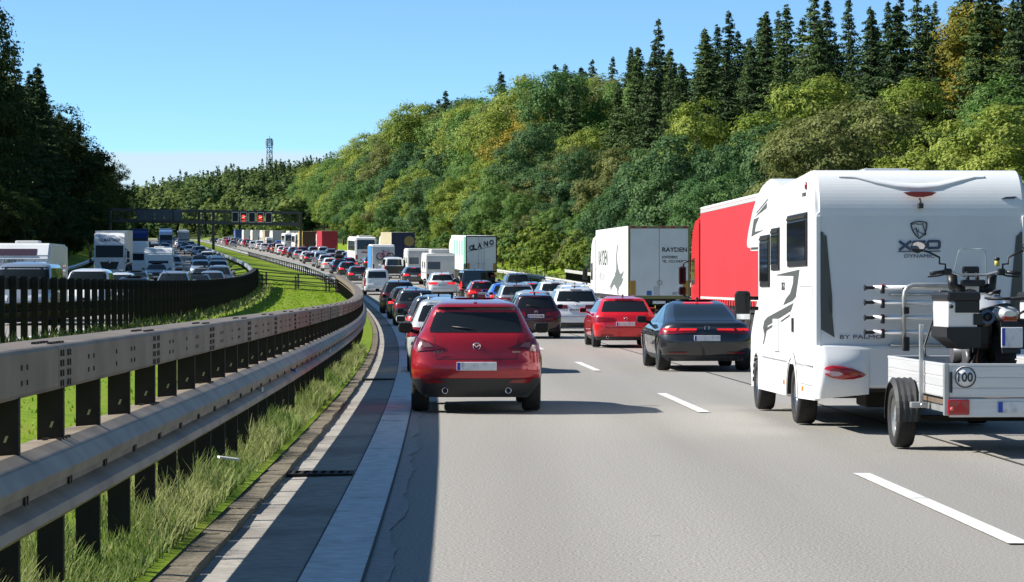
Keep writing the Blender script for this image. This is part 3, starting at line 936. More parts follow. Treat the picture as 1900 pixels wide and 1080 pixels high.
CAR_SPECS = {
 'cross': base_params(oname='crossover_car', Ln=4.28, W=1.765, H=1.51, belt=1.0, wr=.335, hood=1.15, clad=.455, mirrorblack=True,
    R=[(.2, .20), (.30, .10), (.45, .03), (.5, .0), (.64, .0), (.70, .035), (.80, .05), (.95, .10), (1.03, .16), (1.07, .24), (1.34, .44), (1.365, .40), (1.385, .36), (1.41, .42), (1.45, .85), (1.485, 1.35), (1.51, 2.0)],
    Wd=[(.2, .70), (.28, .78), (.4, .86), (.5, .88), (.68, .885), (.82, .87), (.92, .835), (1.0, .79), (1.06, .74), (1.37, .585), (1.42, .54), (1.47, .44), (1.51, .22)],
    rc=(.40, .26), rcg=(.20, .20), rearwin=(1.05, .625, 1.385, .505), glass=(1.06, 1.38), sidewin=[(2.05, 2.45, 2.42, 2.2), (2.47, 2.99, 2.93, 2.46)],
    tail=[(.92, .845), (1.62, .80), (1.86, .985), (1.52, .955)], tailm=mat('lamp_smoked_red', (.10, .004, .008), .12, coat=1),
    tail2=[(1.22, .865), (1.45, .85), (1.52, .92), (1.36, .915)], tail2m=mat('lamp_smoked_red_clear', (.16, .07, .075), .1, .1, coat=1),
    reflex=[(.95, .40), (1.45, .40), (1.52, .465), (1.02, .44)], plate=.615, hatch=(.60, .70, 1.02), badge=.875, wiper=1.075, exhaust=(.415, (-1, 1)), tyre=.235, ant=.95, rimm=M_alloyd, doors=(1.35, 2.15, 3.1)),
 'premium_hatch': base_params(oname='hatchback_car', Ln=4.31, W=1.785, H=1.43, wr=.32, rs=.55, belt=.93, hood=1.2, tail=[(.66, .74), (1.9, .70), (1.85, .86), (.70, .82)], brake=(1.315, .25), plate=.66, badge=.80, exhaust=(.5, (-1,)), tyre=.225,
    hatch=(.62, .55, .95), reflex=[(.8, .33), (1.4, .33), (1.4, .36), (.8, .36)]),
 'fastback': base_params(mirrorblack=True, oname='fastback_car', Ln=4.97, W=1.908, H=1.42, belt=.92, wr=.345, hood=1.35, doors=(1.5, 2.5, 3.6),
    R=[(.2, .22), (.3, .10), (.45, .02), (.6, .0), (.75, .05), (.88, .10), (.93, .06), (.955, .10), (.99, .30), (1.06, .62), (1.3, 1.42), (1.35, 1.7), (1.39, 2.0), (1.42, 2.5)],
    Wd=[(.2, .80), (.3, .90), (.45, .945), (.7, .955), (.82, .935), (.90, .89), (.955, .85), (1.0, .80), (1.3, .63), (1.35, .58), (1.39, .48), (1.42, .25)],
    rc=(.5, .32), rcg=(.26, .5), rearwin=(1.0, .62, 1.325, .50), glass=(.97, 1.32), sidewin=[(1.86, 2.5, 2.36, 2.0), (2.53, 3.05, 2.95, 2.40)], screen=(.97, 3.45, 1.33, 3.5),
    tail=[(.55, .775), (1.95, .72), (1.9, .86), (.50, .845)], tailm=M_red, tail2=[(.50, .815), (1.7, .80), (1.7, .85), (.50, .845)], tail2m=M_redlit, plate=.66, badge=.865, hatch=(.66, .60, .94), brake=(1.335, .30), brakem=M_redlit, tyre=.255, ant=1.9, reflex=[(1.0, .36), (1.5, .36), (1.5, .385), (1.0, .385)]),
 'small_hatch': base_params(Ln=3.97, W=1.68, H=1.45, wr=.30, rs=.38, hood=.95, axles=(.70, 3.17), doors=(1.1, 1.85, 2.8), wiper=1.02, brake=(1.335, .16)),
 'hatch': base_params(Ln=4.26, W=1.80, H=1.46, rs=.45, wiper=1.02, brake=(1.345, .2), exhaust=(.5, (-1,))),
 'suv': base_params(oname='suv_car', Ln=4.40, W=1.85, H=1.63, belt=1.05, wr=.345, rs=.45, hood=1.1, clad=.37, rails=2, plate=.82, brake=(1.51, .2), wiper=1.12, tail=[(.62, .86), (1.95, .83), (1.9, 1.0), (.72, .99)], doors=(1.3, 2.15, 3.2)),
 'estate': base_params(oname='estate_car', Ln=4.75, W=1.83, H=1.48, rs=.42, hood=1.2, rails=2, axles=(.95, 3.72), doors=(1.5, 2.45, 3.5), brake=(1.365, .2), wiper=1.03, sidewin=[(1.97, 2.30, 2.30, 2.05), (2.32, 2.60, 2.58, 2.32), (2.62, 2.99, 2.93, 2.60)]),
 'sedan': base_params(oname='saloon_car', Ln=4.7, W=1.82, H=1.44, belt=.93, hood=1.25, doors=(1.6, 2.5, 3.5), axles=(.95, 3.75),
    R=[(.2, .18), (.32, .06), (.48, .0), (.7, .0), (.85, .04), (.93, .05), (.965, .15), (.99, .5), (1.03, .8), (1.30, 1.45), (1.36, 1.7), (1.40, 2.0), (1.44, 2.4)], rearwin=(1.03, .58, 1.31, .50), glass=(.99, 1.30), rcg=(.22, .4)),
 'mpv': base_params(oname='van_car', Ln=4.40, W=1.85, H=1.80, belt=1.08, wr=.32, rs=.22, hood=.8, doors=(1.1, 2.0, 3.0), rcg=(.16, .14), wiper=1.2, plate=.80,
    Wd=[(.2, .83), (.32, .90), (.5, .925), (.8, .925), (1.02, .90), (1.1, .87), (1.62, .76), (1.70, .70), (1.76, .58), (1.80, .35)],
    R=[(.2, .12), (.32, .04), (.5, .0), (.7, .0), (.8, .05), (1.1, .07), (1.66, .18), (1.70, .14), (1.74, .22), (1.78, .6), (1.80, 1.0)],
    tail=[(1.55, .62), (2.0, .62), (2.0, 1.18), (1.6, 1.18)], hatch=(.70, .50, 1.12), rearwin=(1.16, .66, 1.60, .60), glass=(1.13, 1.6)),
 'van': base_params(oname='van', Ln=4.95, W=1.90, H=1.96, belt=1.12, wr=.34, rs=.14, hood=.75, doors=(1.3, 2.4, 3.5), rcg=(.12, .10), wiper=1.22, plate=.82,
    Wd=[(.2, .86), (.32, .93), (.5, .95), (.9, .95), (1.08, .935), (1.16, .905), (1.78, .80), (1.87, .74), (1.92, .62), (1.96, .4)],
    R=[(.2, .12), (.32, .04), (.5, .0), (.75, .0), (.85, .04), (1.15, .05), (1.80, .11), (1.84, .09), (1.88, .15), (1.93, .5), (1.96, .9)],
    F=[(.2, 4.75), (.3, 4.9), (.45, 4.95), (.7, 4.94), (.85, 4.86), (1.0, 4.55), (1.1, 4.25), (1.16, 4.1), (1.78, 3.45), (1.88, 3.2), (1.93, 2.8), (1.96, 2.4)],
    tail=[(1.5, .75), (1.98, .75), (1.98, 1.25), (1.6, 1.25)], hatch=(.74, .5, 1.15), rearwin=(1.2, .70, 1.76, .64), glass=(1.18, 1.74), screen=(1.18, 3.35, 1.80, 3.45), head=[(3.2, .78), (4.15, .74), (4.2, .90), (3.2, 1.0)], sidewin=[(1.97, 2.36, 2.36, 2.0), (2.39, 2.68, 2.68, 2.39), (2.71, 3.08, 2.98, 2.71)]),
}
CAR_LEN = {k: v['Ln'] for k, v in CAR_SPECS.items()}
PROTO = {}
def paint(name, c, metal=.0, rough=.28):
    return mat('paint_' + name, c, rough, metal, coat=1.0)
PAINTS = dict(
    crimson=paint('crimson', (.40, .012, .022), .35, .22), red=paint('bright_red', (.62, .012, .022), .0), maroon=paint('maroon', (.035, .006, .010), .2), black=paint('black', (.010, .010, .012)),
    anthracite=paint('anthracite', (.030, .032, .036), .4), graphite=paint('graphite', (.06, .066, .072), .5), grey=paint('grey', (.15, .16, .165), .5), silver=paint('silver', (.48, .50, .52), .65), light=paint('light_grey', (.55, .57, .57), .3),
    white=paint('white', (.80, .81, .82)), blue=paint('blue', (.012, .085, .55), .2), lightblue=paint('light_blue', (.16, .32, .46), .3), navy=paint('navy', (.012, .025, .085), .3), darkred=paint('dark_red', (.20, .012, .02), .2), brown=paint('brown', (.09, .05, .03), .3), ice=paint('ice_blue', (.42, .50, .58), .5))
def place_on_road(o, Y, X, d=None, oncoming=False, base=0.0, length=0.0, yaw=0.0):
    """rear (or, oncoming, the front) of o at distance Y"""
    Yc = Y + length if oncoming else Y
    Ym = Y + length / 2
    s, g = road_s(Ym), road_g(Ym)
    dd = X - road_x(Y)
    o.location = (road_x(Yc) + dd, Yc, road_z(Ym) + (Yc - Ym) * g + base)
    if oncoming: o.rotation_euler = (-math.atan(g), 0, math.pi - math.atan(s) + yaw)
    else: o.rotation_euler = (math.atan(g), 0, -math.atan(s) + yaw)
SKIP_FAR = ('wiper', 'badge', 'blue_band', 'lens', 'mirror_glass', 'brake_disc', 'hatch_gap', 'door_gaps', 'antenna', 'exhaust_tip', 'reflector', 'chassis', 'wheel_arch')
def car(typ, pcol, label, u, Y, oncoming=False, group=None, cat=None, brake=None, yaw=0.0, far=None):
    """u: pixel column of the middle of the end facing the camera; Y: its distance on the road"""
    X = (u - CX) / F_PX * Y
    far = Y > 150 if far is None else far
    if typ not in PROTO:
        t, S = car_type(typ, CAR_SPECS[typ]); PROTO[typ] = t; first = True
        paint_tree(t, PAINTS[pcol]); root = t
    else:
        root = copy_tree(PROTO[typ], None, PAINTS[pcol], SKIP_FAR if far else ())
    place_on_road(root, Y, X, oncoming=oncoming, base=.50 if oncoming else 0.012, length=CAR_LEN[typ], yaw=yaw)
    for k in ('group',):
        if k in root: del root[k]
    tag(root, label, cat or ('van' if typ in ('van', 'mpv') else 'car'), group)
    if brake:
        for ch in root.children:
            if ch.name.split('.')[0] in ('taillight', 'brake_lamp'):
                set_paint(ch, M_redlit)
    return root
# ================================================================== lorries, buses, caravans
M_curt = {}
def solid(name, c, rough=.45, spec=.4):
    return nmat('panel_' + name, c, tuple(v * .9 for v in c), 1.1, rough=rough, spec=spec)
def truck_wheel(t, x, y, r=.5, wd=.32, side=-1):
    return wheel_parts(t, x, y, r, wd, M_galvl, side, steel=True)
def cab(t, y0, col, front_detail=True, mirror=True, w=2.46, htop=3.75, ln=2.25):
    """tractor cab from y0 (rear wall) to y0 + ln (front)"""
    h = w / 2
    b = MB(); pr = [(y0, .95), (y0, htop - .15), (y0 + .15, htop), (y0 + ln * .45, htop - .02), (y0 + ln * .78, htop - .35), (y0 + ln - .12, 2.75), (y0 + ln - .02, 1.75), (y0 + ln, .75), (y0 + ln - .08, .42), (y0 + ln * .75, .40), (y0 + ln * .70, .95)]
    bm = bmesh.new()
    vs = [bm.verts.new((-h, *p)) for p in pr]; f = bm.faces.new(vs)
    r = bmesh.ops.extrude_face_region(bm, geom=[f])
    for v in r['geom']:
        if isinstance(v, bmesh.types.BMVert): v.co.x = h
    bmesh.ops.bevel(bm, geom=[e for e in bm.edges], offset=.07, segments=2, affect='EDGES')
    bm.verts.index_update(); b.add([v.co[:] for v in bm.verts], [[v.index for v in f.verts] for f in bm.faces]); bm.free()
    c = b.build('cab', col, t)
    MB().prism([(y0 + ln - .115, 1.80), (y0 + ln - .205, 2.72), (y0 + ln - .10, 2.75), (y0 + ln + .005, 1.80)], 'x', -h + .14, h - .14).build('windscreen', M_glass2, c)
    for sd in (-1, 1):
        MB().prism([(y0 + ln * .52, 1.75), (y0 + ln - .25, 1.75), (y0 + ln - .33, 2.5), (y0 + ln * .52, 2.55)], 'x', min(sd * (h - .03), sd * (h + .006)), max(sd * (h - .03), sd * (h + .006))).build('side_window', M_glass, c)
        if mirror:
            x0, x1 = sorted((sd * (h + .14), sd * (h + .36)))
            m = MB(); m.box(x0, x1, y0 + ln - .05, y0 + ln + .12, 1.75, 2.3, .05); m.box(x0, x1, y0 + ln - .05, y0 + ln + .12, 1.42, 1.68, .05); m.tube([(sd * (h - .05), y0 + ln - .15, 2.5), (sd * (h + .2), y0 + ln, 2.42), (sd * (h + .25), y0 + ln, 2.2)], .03, 6); m.tube([(sd * (h - .05), y0 + ln - .15, 1.3), (sd * (h + .22), y0 + ln, 1.42)], .03, 6)
            mo = m.build('mirror', M_black, c)
            mg = MB(); mg.box(x0 + .02, x1 - .02, y0 + ln - .058, y0 + ln - .045, 1.8, 2.25); mg.box(x0 + .02, x1 - .02, y0 + ln - .058, y0 + ln - .045, 1.46, 1.64); mg.build('mirror_glass', M_glass2, mo)
    g = MB(); g.prism([(-.75, 1.45), (.75, 1.45), (.55, .85), (-.55, .85)], 'y', y0 + ln - .02, y0 + ln + .02); g.build('grille', M_black, c)
    MB().lathe([(.12, 0), (.12, .03), (.001, .035)], (0, y0 + ln + .015, 1.42), 'y', 16).build('badge', M_chrome, c)
    for sd in (-1, 1):
        x0, x1 = sorted((sd * .72, sd * 1.12)); MB().box(x0, x1, y0 + ln - .04, y0 + ln + .015, .68, .88, .03).build('headlight', M_clear, c)
    MB().box(-.26, .26, y0 + ln + .0, y0 + ln + .02, .5, .61).build('number_plate', M_plate, c)
    return c
def lorry(name, label, u, Y, side_m, rear_m, cab_m, length=13.6, oncoming=False, W=2.50, H=4.0, roof_m=None, group=None, detail=2, doors=True, floor=1.18, oname='articulated_lorry'):
    X = (u - CX) / F_PX * Y
    t = thing(oname, label, 'lorry', group=group)
    h = W / 2; L = length
    roof_m = roof_m or side_m
    for sd in (-1, 1):
        x0, x1 = sorted((sd * (h - .04), sd * h)); MB().box(x0, x1, .06, L, floor, H - .08, .008).build('side_panel', side_m, t)
    MB().box(-h, h, .03, L, H - .078, H, .02).build('roof', roof_m, t)
    MB().box(-h + .05, h - .05, L - .05, L - .01, floor, H - .08).build('front_wall', roof_m, t)
    MB().box(-h + .02, h - .02, .1, L, floor - .14, floor - .002).build('floor', M_frame, t)
    fr = MB(); fr.box(-h, -h + .08, 0, .058, floor - .1, H - .002); fr.box(h - .08, h, 0, .058, floor - .1, H - .002); fr.box(-h + .08, h - .08, 0, .058, H - .1, H - .002); fr.box(-h + .08, h - .08, 0, .058, floor - .1, floor + .02)
    fr.build('rear_frame', rear_m if detail < 2 else side_m, t)
    for sd in (-1, 1):
        x0, x1 = sorted((sd * .008, sd * (h - .085)))
        dr = MB().box(x0, x1, -.004, .045, floor + .025, H - .105, .006).build('door', rear_m, t)
        if doors:
            lk = MB(); lk.tube([(sd * .22, -.02, floor + .05), (sd * .22, -.02, H - .15)], .016, 6); lk.box(min(sd * .12, sd * .34), max(sd * .12, sd * .34), -.05, -.01, floor + .55, floor + .60)
            lk.build('lock_rod', M_galvl, dr)
        x0, x1 = sorted((sd * (h - .30), sd * (h - .08))); MB().box(x0, x1, -.03, -.006, floor + .05, floor + .62, .006).build('marker_board', mat('marker_amber', (.42, .22, .03), .4), t)
        x0, x1 = sorted((sd * .75, sd * 1.2)); MB().box(x0, x1, -.01, .05, .72, .86, .01).build('taillight', M_red, t)
        x0, x1 = sorted((sd * .78, sd * 1.22)); MB().box(x0, x1, .9, .915, .18, .7).build('mudflap', M_frame, t)
    MB().box(-1.15, 1.15, .02, .12, .48, .62, .02).build('underrun_bar', M_frame, t)
    MB().box(-.26, .26, -.0, .02, .88, .99).build('number_plate', M_plate, t)
    ch = MB(); ch.box(-.5, -.38, .3, L - .3, .75, floor - .14); ch.box(.38, .5, .3, L - .3, .75, floor - .14); ch.build('chassis', M_frame, t)
    for y in ((1.6, 2.9, 4.2) if L > 9 else (2.0, 3.2)):
        for sd in (-1, 1): truck_wheel(t, sd * (h - .19), y, .5, .36, sd)
    sk = MB()
    for sd in (-1, 1):
        x0, x1 = sorted((sd * (h - .06), sd * (h - .02))); sk.box(x0, x1, 5.2, L - 2.4, .45, 1.0)
    sk.build('side_guard', M_galvd, t)
    cy = L - 1.1 if L > 9 else L + .25
    gap = L + .45 if L > 9 else L + .25
    cb = cab(t, gap, cab_m)
    for sd in (-1, 1):
        truck_wheel(t, sd * (h - .19), gap + 1.45, .5, .33, sd)
        if L > 9: truck_wheel(t, sd * (h - .19), L - 1.2, .5, .36, sd)
    cf = MB(); cf.box(-.45, .45, L - 2.2, gap + 2.0, .55, .94); cf.build('tractor_frame', M_frame, t)
    place_on_road(t, Y, X, oncoming=oncoming, base=.50 if oncoming else .012, length=gap + 2.25)
    return t
def bus(label, u, Y, length=12.5, col=None, group=None, oncoming=False):
    t = thing('coach', label, 'bus', group=group); X = (u - CX) / F_PX * Y
    W, H, L = 2.5, 3.6, length; h = W / 2
    col = col or M_white
    b = MB(); bm = bmesh.new()
    pr = [(.0, .5), (0, 1.4), (.05, 2.0), (.14, 3.35), (.5, 3.55), (L - .8, 3.6), (L - .25, 3.3), (L, 1.4), (L - .02, .4), (.1, .4)]
    vs = [bm.verts.new((-h, *p)) for p in pr]; f = bm.faces.new(vs); r = bmesh.ops.extrude_face_region(bm, geom=[f])
    for v in r['geom']:
        if isinstance(v, bmesh.types.BMVert): v.co.x = h
    bmesh.ops.bevel(bm, geom=bm.edges[:], offset=.13, segments=3, affect='EDGES')
    bm.verts.index_update(); b.add([v.co[:] for v in bm.verts], [[v.index for v in f.verts] for f in bm.faces]); bm.free()
    b.build('body', col, t)
    MB().prism([(.02, 2.15), (.10, 3.25), (.14, 3.25), (.12, 2.15)], 'x', -1.0, 1.0).build('rear_window', M_glass, t)
    for sd in (-1, 1):
        n = 6; seg = (L - 1.6) / n
        for k in range(n):
            x0, x1 = sorted((sd * (h - .02), sd * (h + .006))); MB().box(x0, x1, .6 + k * seg, .6 + (k + 1) * seg - .06, 1.95, 3.1, .004).build('side_window', M_glass, t)
        x0, x1 = sorted((sd * .95, sd * 1.16)); MB().box(x0, x1, -.02, .06, .95, 1.5, .03).build('taillight', M_red, t)
        for y in (2.9, L - 2.6): truck_wheel(t, sd * (h - .17), y, .5, .30, sd)
    MB().prism([(L - .01, 1.5), (L - .26, 3.15), (L - .32, 3.15), (L - .14, 1.5)], 'x', -1.08, 1.08).build('windscreen', M_glass2, t)
    MB().box(-.5, .5, -.012, .03, 1.72, 1.86).build('stripe', mat('stripe_red', (.5, .05, .03), .4), t)
    MB().box(-1.0, 1.0, -.012, .05, .45, .62).build('bumper', M_dark, t)
    MB().box(-.26, .26, -.025, .02, .75, .86).build('number_plate', M_plate, t)
    MB().box(-.8, .8, .9, 4.0, 3.5, 3.72, .08).build('air_conditioner', M_offwhite, t)
    for sd in (-1, 1):
        x0, x1 = sorted((sd * (h + .012), sd * (h - .02)))
        MB().prism([(1.2, .9), (3.2, .9), (4.4, 1.7), (2.8, 1.7)], 'x', x0, x1).build('stripe', mat('stripe_peach', (.72, .42, .30), .4), t)
    place_on_road(t, Y, X, oncoming=oncoming, base=.5 if oncoming else .012, length=L)
    return t
def box_camper(label, u, Y, L=5.6, W=2.3, H=2.75, floor=.45, oncoming=False, front_win=True, rear_win=True, col=None, side_col=None, wheels=(2.4,), cabin=True, group=None, oname='motorhome', cat='motorhome', bikes=False, roofbox=False, low=False):
    """caravan (cabin False) or coach-built camper"""
    t = thing(oname, label, cat, group=group); X = (u - CX) / F_PX * Y
    h = W / 2; col = col or M_white
    b = MB(); bm = bmesh.new()
    pr = [(0, floor), (.0, H - .5), (.06, H - .12), (.22, H), (L - .55, H), (L - .12, H - .45), (L, H - 1.25), (L - .02, floor)]
    vs = [bm.verts.new((-h, *p)) for p in pr]; f = bm.faces.new(vs); r = bmesh.ops.extrude_face_region(bm, geom=[f])
    for v in r['geom']:
        if isinstance(v, bmesh.types.BMVert): v.co.x = h
    bmesh.ops.bevel(bm, geom=bm.edges[:], offset=.07, segments=3, affect='EDGES')
    bm.verts.index_update(); b.add([v.co[:] for v in bm.verts], [[v.index for v in f.verts] for f in bm.faces]); bm.free()
    b.build('body', col, t)
    if rear_win: MB().box(-h + .15, .0, -.015, .03, 1.35, 1.95, .01).build('rear_window', mat('acrylic_window', (.10, .13, .17), .1), t)
    if front_win == 'high': MB().prism([(L - .36 + .012, H - .19), (L - .15 + .012, H - .41), (L - .15 - .05, H - .43), (L - .36 - .05, H - .21)], 'x', -h + .45, h - .45).build('front_window', mat('violet_window', (.06, .04, .06), .1), t)
    elif front_win: MB().prism([(L - .20, H - .62), (L - .03, H - 1.2), (L + .012, H - 1.2), (L - .13, H - .62)], 'x', -h + .35, h - .35).build('front_window', M_glass, t)
    for sd in (-1, 1):
        x0, x1 = sorted((sd * (h - .02), sd * (h + .012)))
        for a, c in ((.8, 1.7), (L * .55, L * .55 + 1.0)): MB().box(x0, x1, a, c, 1.4, 1.95, .01).build('side_window', M_glass, t)
        MB().box(min(sd * (h - .25), sd * (h - .08)), max(sd * (h - .25), sd * (h - .08)), -.02, .05, .55, 1.0, .02).build('taillight', M_red, t)
        for y in wheels: wheel_parts(t, sd * (h - .14), y, .33, .21, M_alloy, sd, steel=True)
        x0, x1 = sorted((sd * (h + .006), sd * (h - .02))); MB().box(x0, x1, .1, L - .3, 1.02, 1.10).build('stripe', mat('stripe_grey', (.25, .27, .3), .4), t)
    MB().box(-.26, .26, -.02, .02, .62, .73).build('number_plate', M_plate, t)
    MB().box(-h + .02, h - .02, -.03, .1, floor - .05, floor + .12, .03).build('bumper', M_offwhite, t)
    if roofbox: MB().box(-.75, .75, .3, 2.4, H - .01, H + .34, .1).build('roof_box', M_offwhite, t)
    elif not low: MB().box(-.4, .4, 1.6, 2.4, H - .01, H + .12, .04).build('roof_hatch', M_offwhite, t)
    ln = L
    if cabin:
        c = MB(); c.prism([(L - .4, floor - .05), (L - .4, 1.9), (L + .35, 1.85), (L + 1.0, 1.2), (L + 1.7, 1.0), (L + 1.75, .3), (L - .4, .3)], 'x', -1.0, 1.0); c.build('cab', col, t)
        for sd in (-1, 1): wheel_parts(t, sd * .88, L + .9, .33, .21, M_alloy, sd, steel=True)
        MB().prism([(L + .36, 1.80), (L + .96, 1.22), (L + 1.02, 1.22), (L + .42, 1.82)], 'x', -.85, .85).build('windscreen', M_glass2, t)
        ln = L + 1.75
    else:
        MB().tube([(0, L - .1, .42), (0, L + 1.1, .42)], .05, 6).build('drawbar', M_galvd, t)
    if bikes:
        pass
    place_on_road(t, Y, X, oncoming=oncoming, base=.50 if oncoming else .012, length=ln)
    return t
# ================================================================== motorhome, trailer and motorcycle
def ribbon(b, pts, w, axis, a0, a1, closed=False):
    """flat band of width w along a 2D polyline, as a mitred prism strip"""
    n = len(pts); P2 = [Vector(p) for p in pts]; off = []
    for i in range(n):
        if closed: d0 = (P2[i] - P2[i - 1]).normalized(); d1 = (P2[(i + 1) % n] - P2[i]).normalized()
        else:
            d1 = (P2[min(i + 1, n - 1)] - P2[min(i, n - 2)]).normalized(); d0 = (P2[max(i, 1)] - P2[max(i - 1, 0)]).normalized()
        nn = Vector((-(d0 + d1).y, (d0 + d1).x)); nn.normalize()
        c = max(.35, nn.dot(Vector((-d1.y, d1.x)))); off.append(nn * (w / 2 / c))
    def v3(p, h): return {'x': (h, p[0], p[1]), 'y': (p[0], h, p[1])}[axis]
    l0 = [v3(P2[i] + off[i], a0) for i in range(n)]; r0 = [v3(P2[i] - off[i], a0) for i in range(n)]
    l1 = [v3(P2[i] + off[i], a1) for i in range(n)]; r1 = [v3(P2[i] - off[i], a1) for i in range(n)]
    rows = [[l0[i], r0[i], r1[i], l1[i]] for i in range(n)]
    if closed: rows.append(rows[0])
    b.grid([list(r) for r in rows], smooth=False, closed=True)
    if not closed: b.add(rows[0] + rows[-1], [(0, 1, 2, 3), (7, 6, 5, 4)])
    return b
M_gel = nmat('white_gelcoat', (.82, .83, .83), (.77, .78, .78), .8, rough=.22, rough2=.3)
M_gelg = nmat('shaded_rear_gelcoat', (.74, .755, .77), (.69, .705, .72), .9, rough=.24, rough2=.34)  # same white gelcoat with the rear wall's bluish shade in its colour
def profile_solid(pr, h, bev, seg=2):
    bm = bmesh.new(); vs = [bm.verts.new((-h, *p)) for p in pr]; f = bm.faces.new(vs); r = bmesh.ops.extrude_face_region(bm, geom=[f])
    for v in r['geom']:
        if isinstance(v, bmesh.types.BMVert): v.co.x = h
    if bev: bmesh.ops.bevel(bm, geom=[e for e in bm.edges if abs(e.verts[0].co.x - e.verts[1].co.x) < 1e-6], offset=bev, segments=seg, affect='EDGES')
    bm.verts.index_update(); b = MB(); b.add([v.co[:] for v in bm.verts], [[v.index for v in f.verts] for f in bm.faces]); bm.free()
    return b
def arc_pts(cy, cz, r, a0, a1, n):
    return [(cy + r * math.cos(a0 + (a1 - a0) * k / n), cz + r * math.sin(a0 + (a1 - a0) * k / n)) for k in range(n + 1)]
MH_Y, MH_X, MH_H = 29.6, 4.625, 1.195
def rp(u, v):            # pixel on the motorhome's rear wall -> local x, z
    return ((u - CX) / F_PX * MH_Y - MH_X, EYE + (CY - v) / F_PX * MH_Y)
def sp(u, v):            # pixel on its left flank -> local y, z
    y = (F_PX * (MH_X - MH_H) - (u - CX) * MH_Y) / ((u - CX) + F_PX * .0287)
    return (y, EYE + (CY - v) / F_PX * (MH_Y + y))
def motorhome():
    t = thing('motorhome', 'large white overcab motorhome with dark graphics, bike rack and trailer in tow', 'motorhome', (MH_X, MH_Y, .012), math.atan(.0287))
    h = MH_H
    pr = [(.0, .70), (.0, 2.45)] + [(.42 - .42 * math.cos(a), 2.45 + .53 * math.sin(a)) for a in np.linspace(.08, 1.5, 18)] + [(.7, 2.985), (2.8, 2.90), (3.3, 2.895), (3.8, 3.0), (4.3, 3.05), (4.8, 3.03), (5.4, 2.92), (5.95, 2.72), (6.4, 2.47), (6.6, 2.32), (6.62, 2.2), (6.5, 2.15), (5.35, 2.14), (5.3, .70)]
    profile_solid(pr, h, .045).build('body', M_gel, t)
    # rear wall panel, framed by the corner profiles
    MB().box(-h + .06, h - .06, -.005, .02, .96, 2.44).build('rear_panel', M_gelg, t)
    for sd in (-1, 1):
        x0, x1 = sorted((sd * (h - .055), sd * (h + .006))); MB().box(x0, x1, -.02, .05, .95, 2.45, .012).build('corner_profile', M_gel, t)
    # swept moulding below the roof edge
    def ys(z): return float(np.interp(z, [p[1] for p in pr[1:20]], [p[0] for p in pr[1:20]]))
    a = [rp(*q) for q in ((1560, 317), (1590, 326), (1625, 337), (1665, 345), (1706, 348), (1745, 345), (1785, 335), (1815, 322), (1833, 313))]
    b = MB(); rows = []
    for k, (x, z) in enumerate(a):
        z = min(z, 2.90)
        w = .012 + .03 * math.sin(math.pi * k / (len(a) - 1))
        rows.append([(x, ys(z + dz) - o, z + dz) for dz, o in ((-w, -.01), (-w * .8, .014), (0, .02), (w * .8, .014), (w, -.01))])
    b.grid(rows); b.build('roof_moulding', M_gel, t)
    # skirts with wheel arch cut out
    for sd in (-1, 1):
        pts = [(.0, .40), (.05, .36), (1.95 - .47, .33)] + [(yy, max(zz, .33)) for yy, zz in arc_pts(2.0, .34, .43, math.pi, 0, 14)] + [(2.55, .32), (5.28, .30), (5.30, .72), (.0, .72)]
        x0, x1 = sorted((sd * (h - .05), sd * (h + .004)))
        sk = MB(); sk.prism(pts, 'x', x0, x1); o = sk.build('skirt', M_gel, t)
        ar = MB(); rows = []
        for yy, zz in arc_pts(2.0, .34, .45, 0, math.pi, 16): rows.append([(sd * (h + .012), yy, zz), (sd * (h + .012), yy + (yy - 2.0) * .22, zz + (zz - .34) * .22)])
        ar.grid(rows); ar.build('arch_moulding', M_gel, o)
        ar = MB(); rows = [[(sd * (h + .0), yy, zz), (sd * (h - .35), yy, zz)] for yy, zz in arc_pts(2.0, .34, .425, 0, math.pi, 14)]; ar.grid(rows); ar.build('wheel_well', M_frame, o)
        MB().box(min(sd * h, sd * (h + .02)), max(sd * h, sd * (h + .02)), .98, 1.06, .43, .49, .008).build('side_marker', M_amber, t)
        MB().box(min(sd * h, sd * (h + .02)), max(sd * h, sd * (h + .02)), 2.62, 2.70, .45, .51, .008).build('side_marker', M_amber, t)
    MB().box(-h + .1, h - .1, .2, 5.6, .45, .70).build('underfloor', M_frame, t)
    for a, c in ((.5, 1.2), (3.1, 4.4)): MB().box(-.55, .75, a, c, .26, .46, .03).build('tank', M_galvd, t)
    MB().tube([(-h + .12, 3.2, .34), (-h + .12, 5.0, .34)], .045, 8).build('step_tube', M_galvl, t)
    # bumper with two bulging lamp pods
    MB().box(-h + .04, h - .04, -.07, .05, .50, .985, .04).build('bumper', M_gelg, t)
    for sd in (-1, 1):
        rows = []
        for j in range(11):          # pod: a bulge, fullest at the lamp, fading inwards
            f = j / 10; x = sd * (h + .012 - .60 * f); bul = .20 * math.cos(f * math.pi / 2) ** .7 + .01
            ztop, zbot = .985 - .06 * f, .385 + .05 * f
            r = []
            for k in range(11):
                g = k / 10; z = zbot + (ztop - zbot) * g
                y = -.072 - bul * (1 - abs(2 * g - .85) ** 2.2 * .75 if abs(2 * g - .85) < 1.1 else .1)
                if f == 0: y = min(y + .05, -.02)
                r.append((x, y, z))
            rows.append(r)
        rows.insert(0, [(sd * (h + .014), .10, q[2]) for q in rows[0]])
        pod = MB(); pod.grid(rows); 
        pod.grid([[(q[10][0], q[10][1], q[10][2]) for q in rows], [(q[10][0], .0, q[10][2]) for q in rows]]); pod.grid([[q[0] for q in rows], [(q[0][0], .0, q[0][2] + .02) for q in rows]])
        pod.build('lamp_pod', M_gel, t)
        lp = [(1.16, .70), (1.13, .745), (1.05, .765), (.93, .755), (.80, .725), (.70, .685), (.645, .655), (.70, .63), (.80, .61), (.93, .605), (1.05, .625), (1.13, .66)]
        L = MB()
        cen = Vector((sd * .92, -.30, .685))
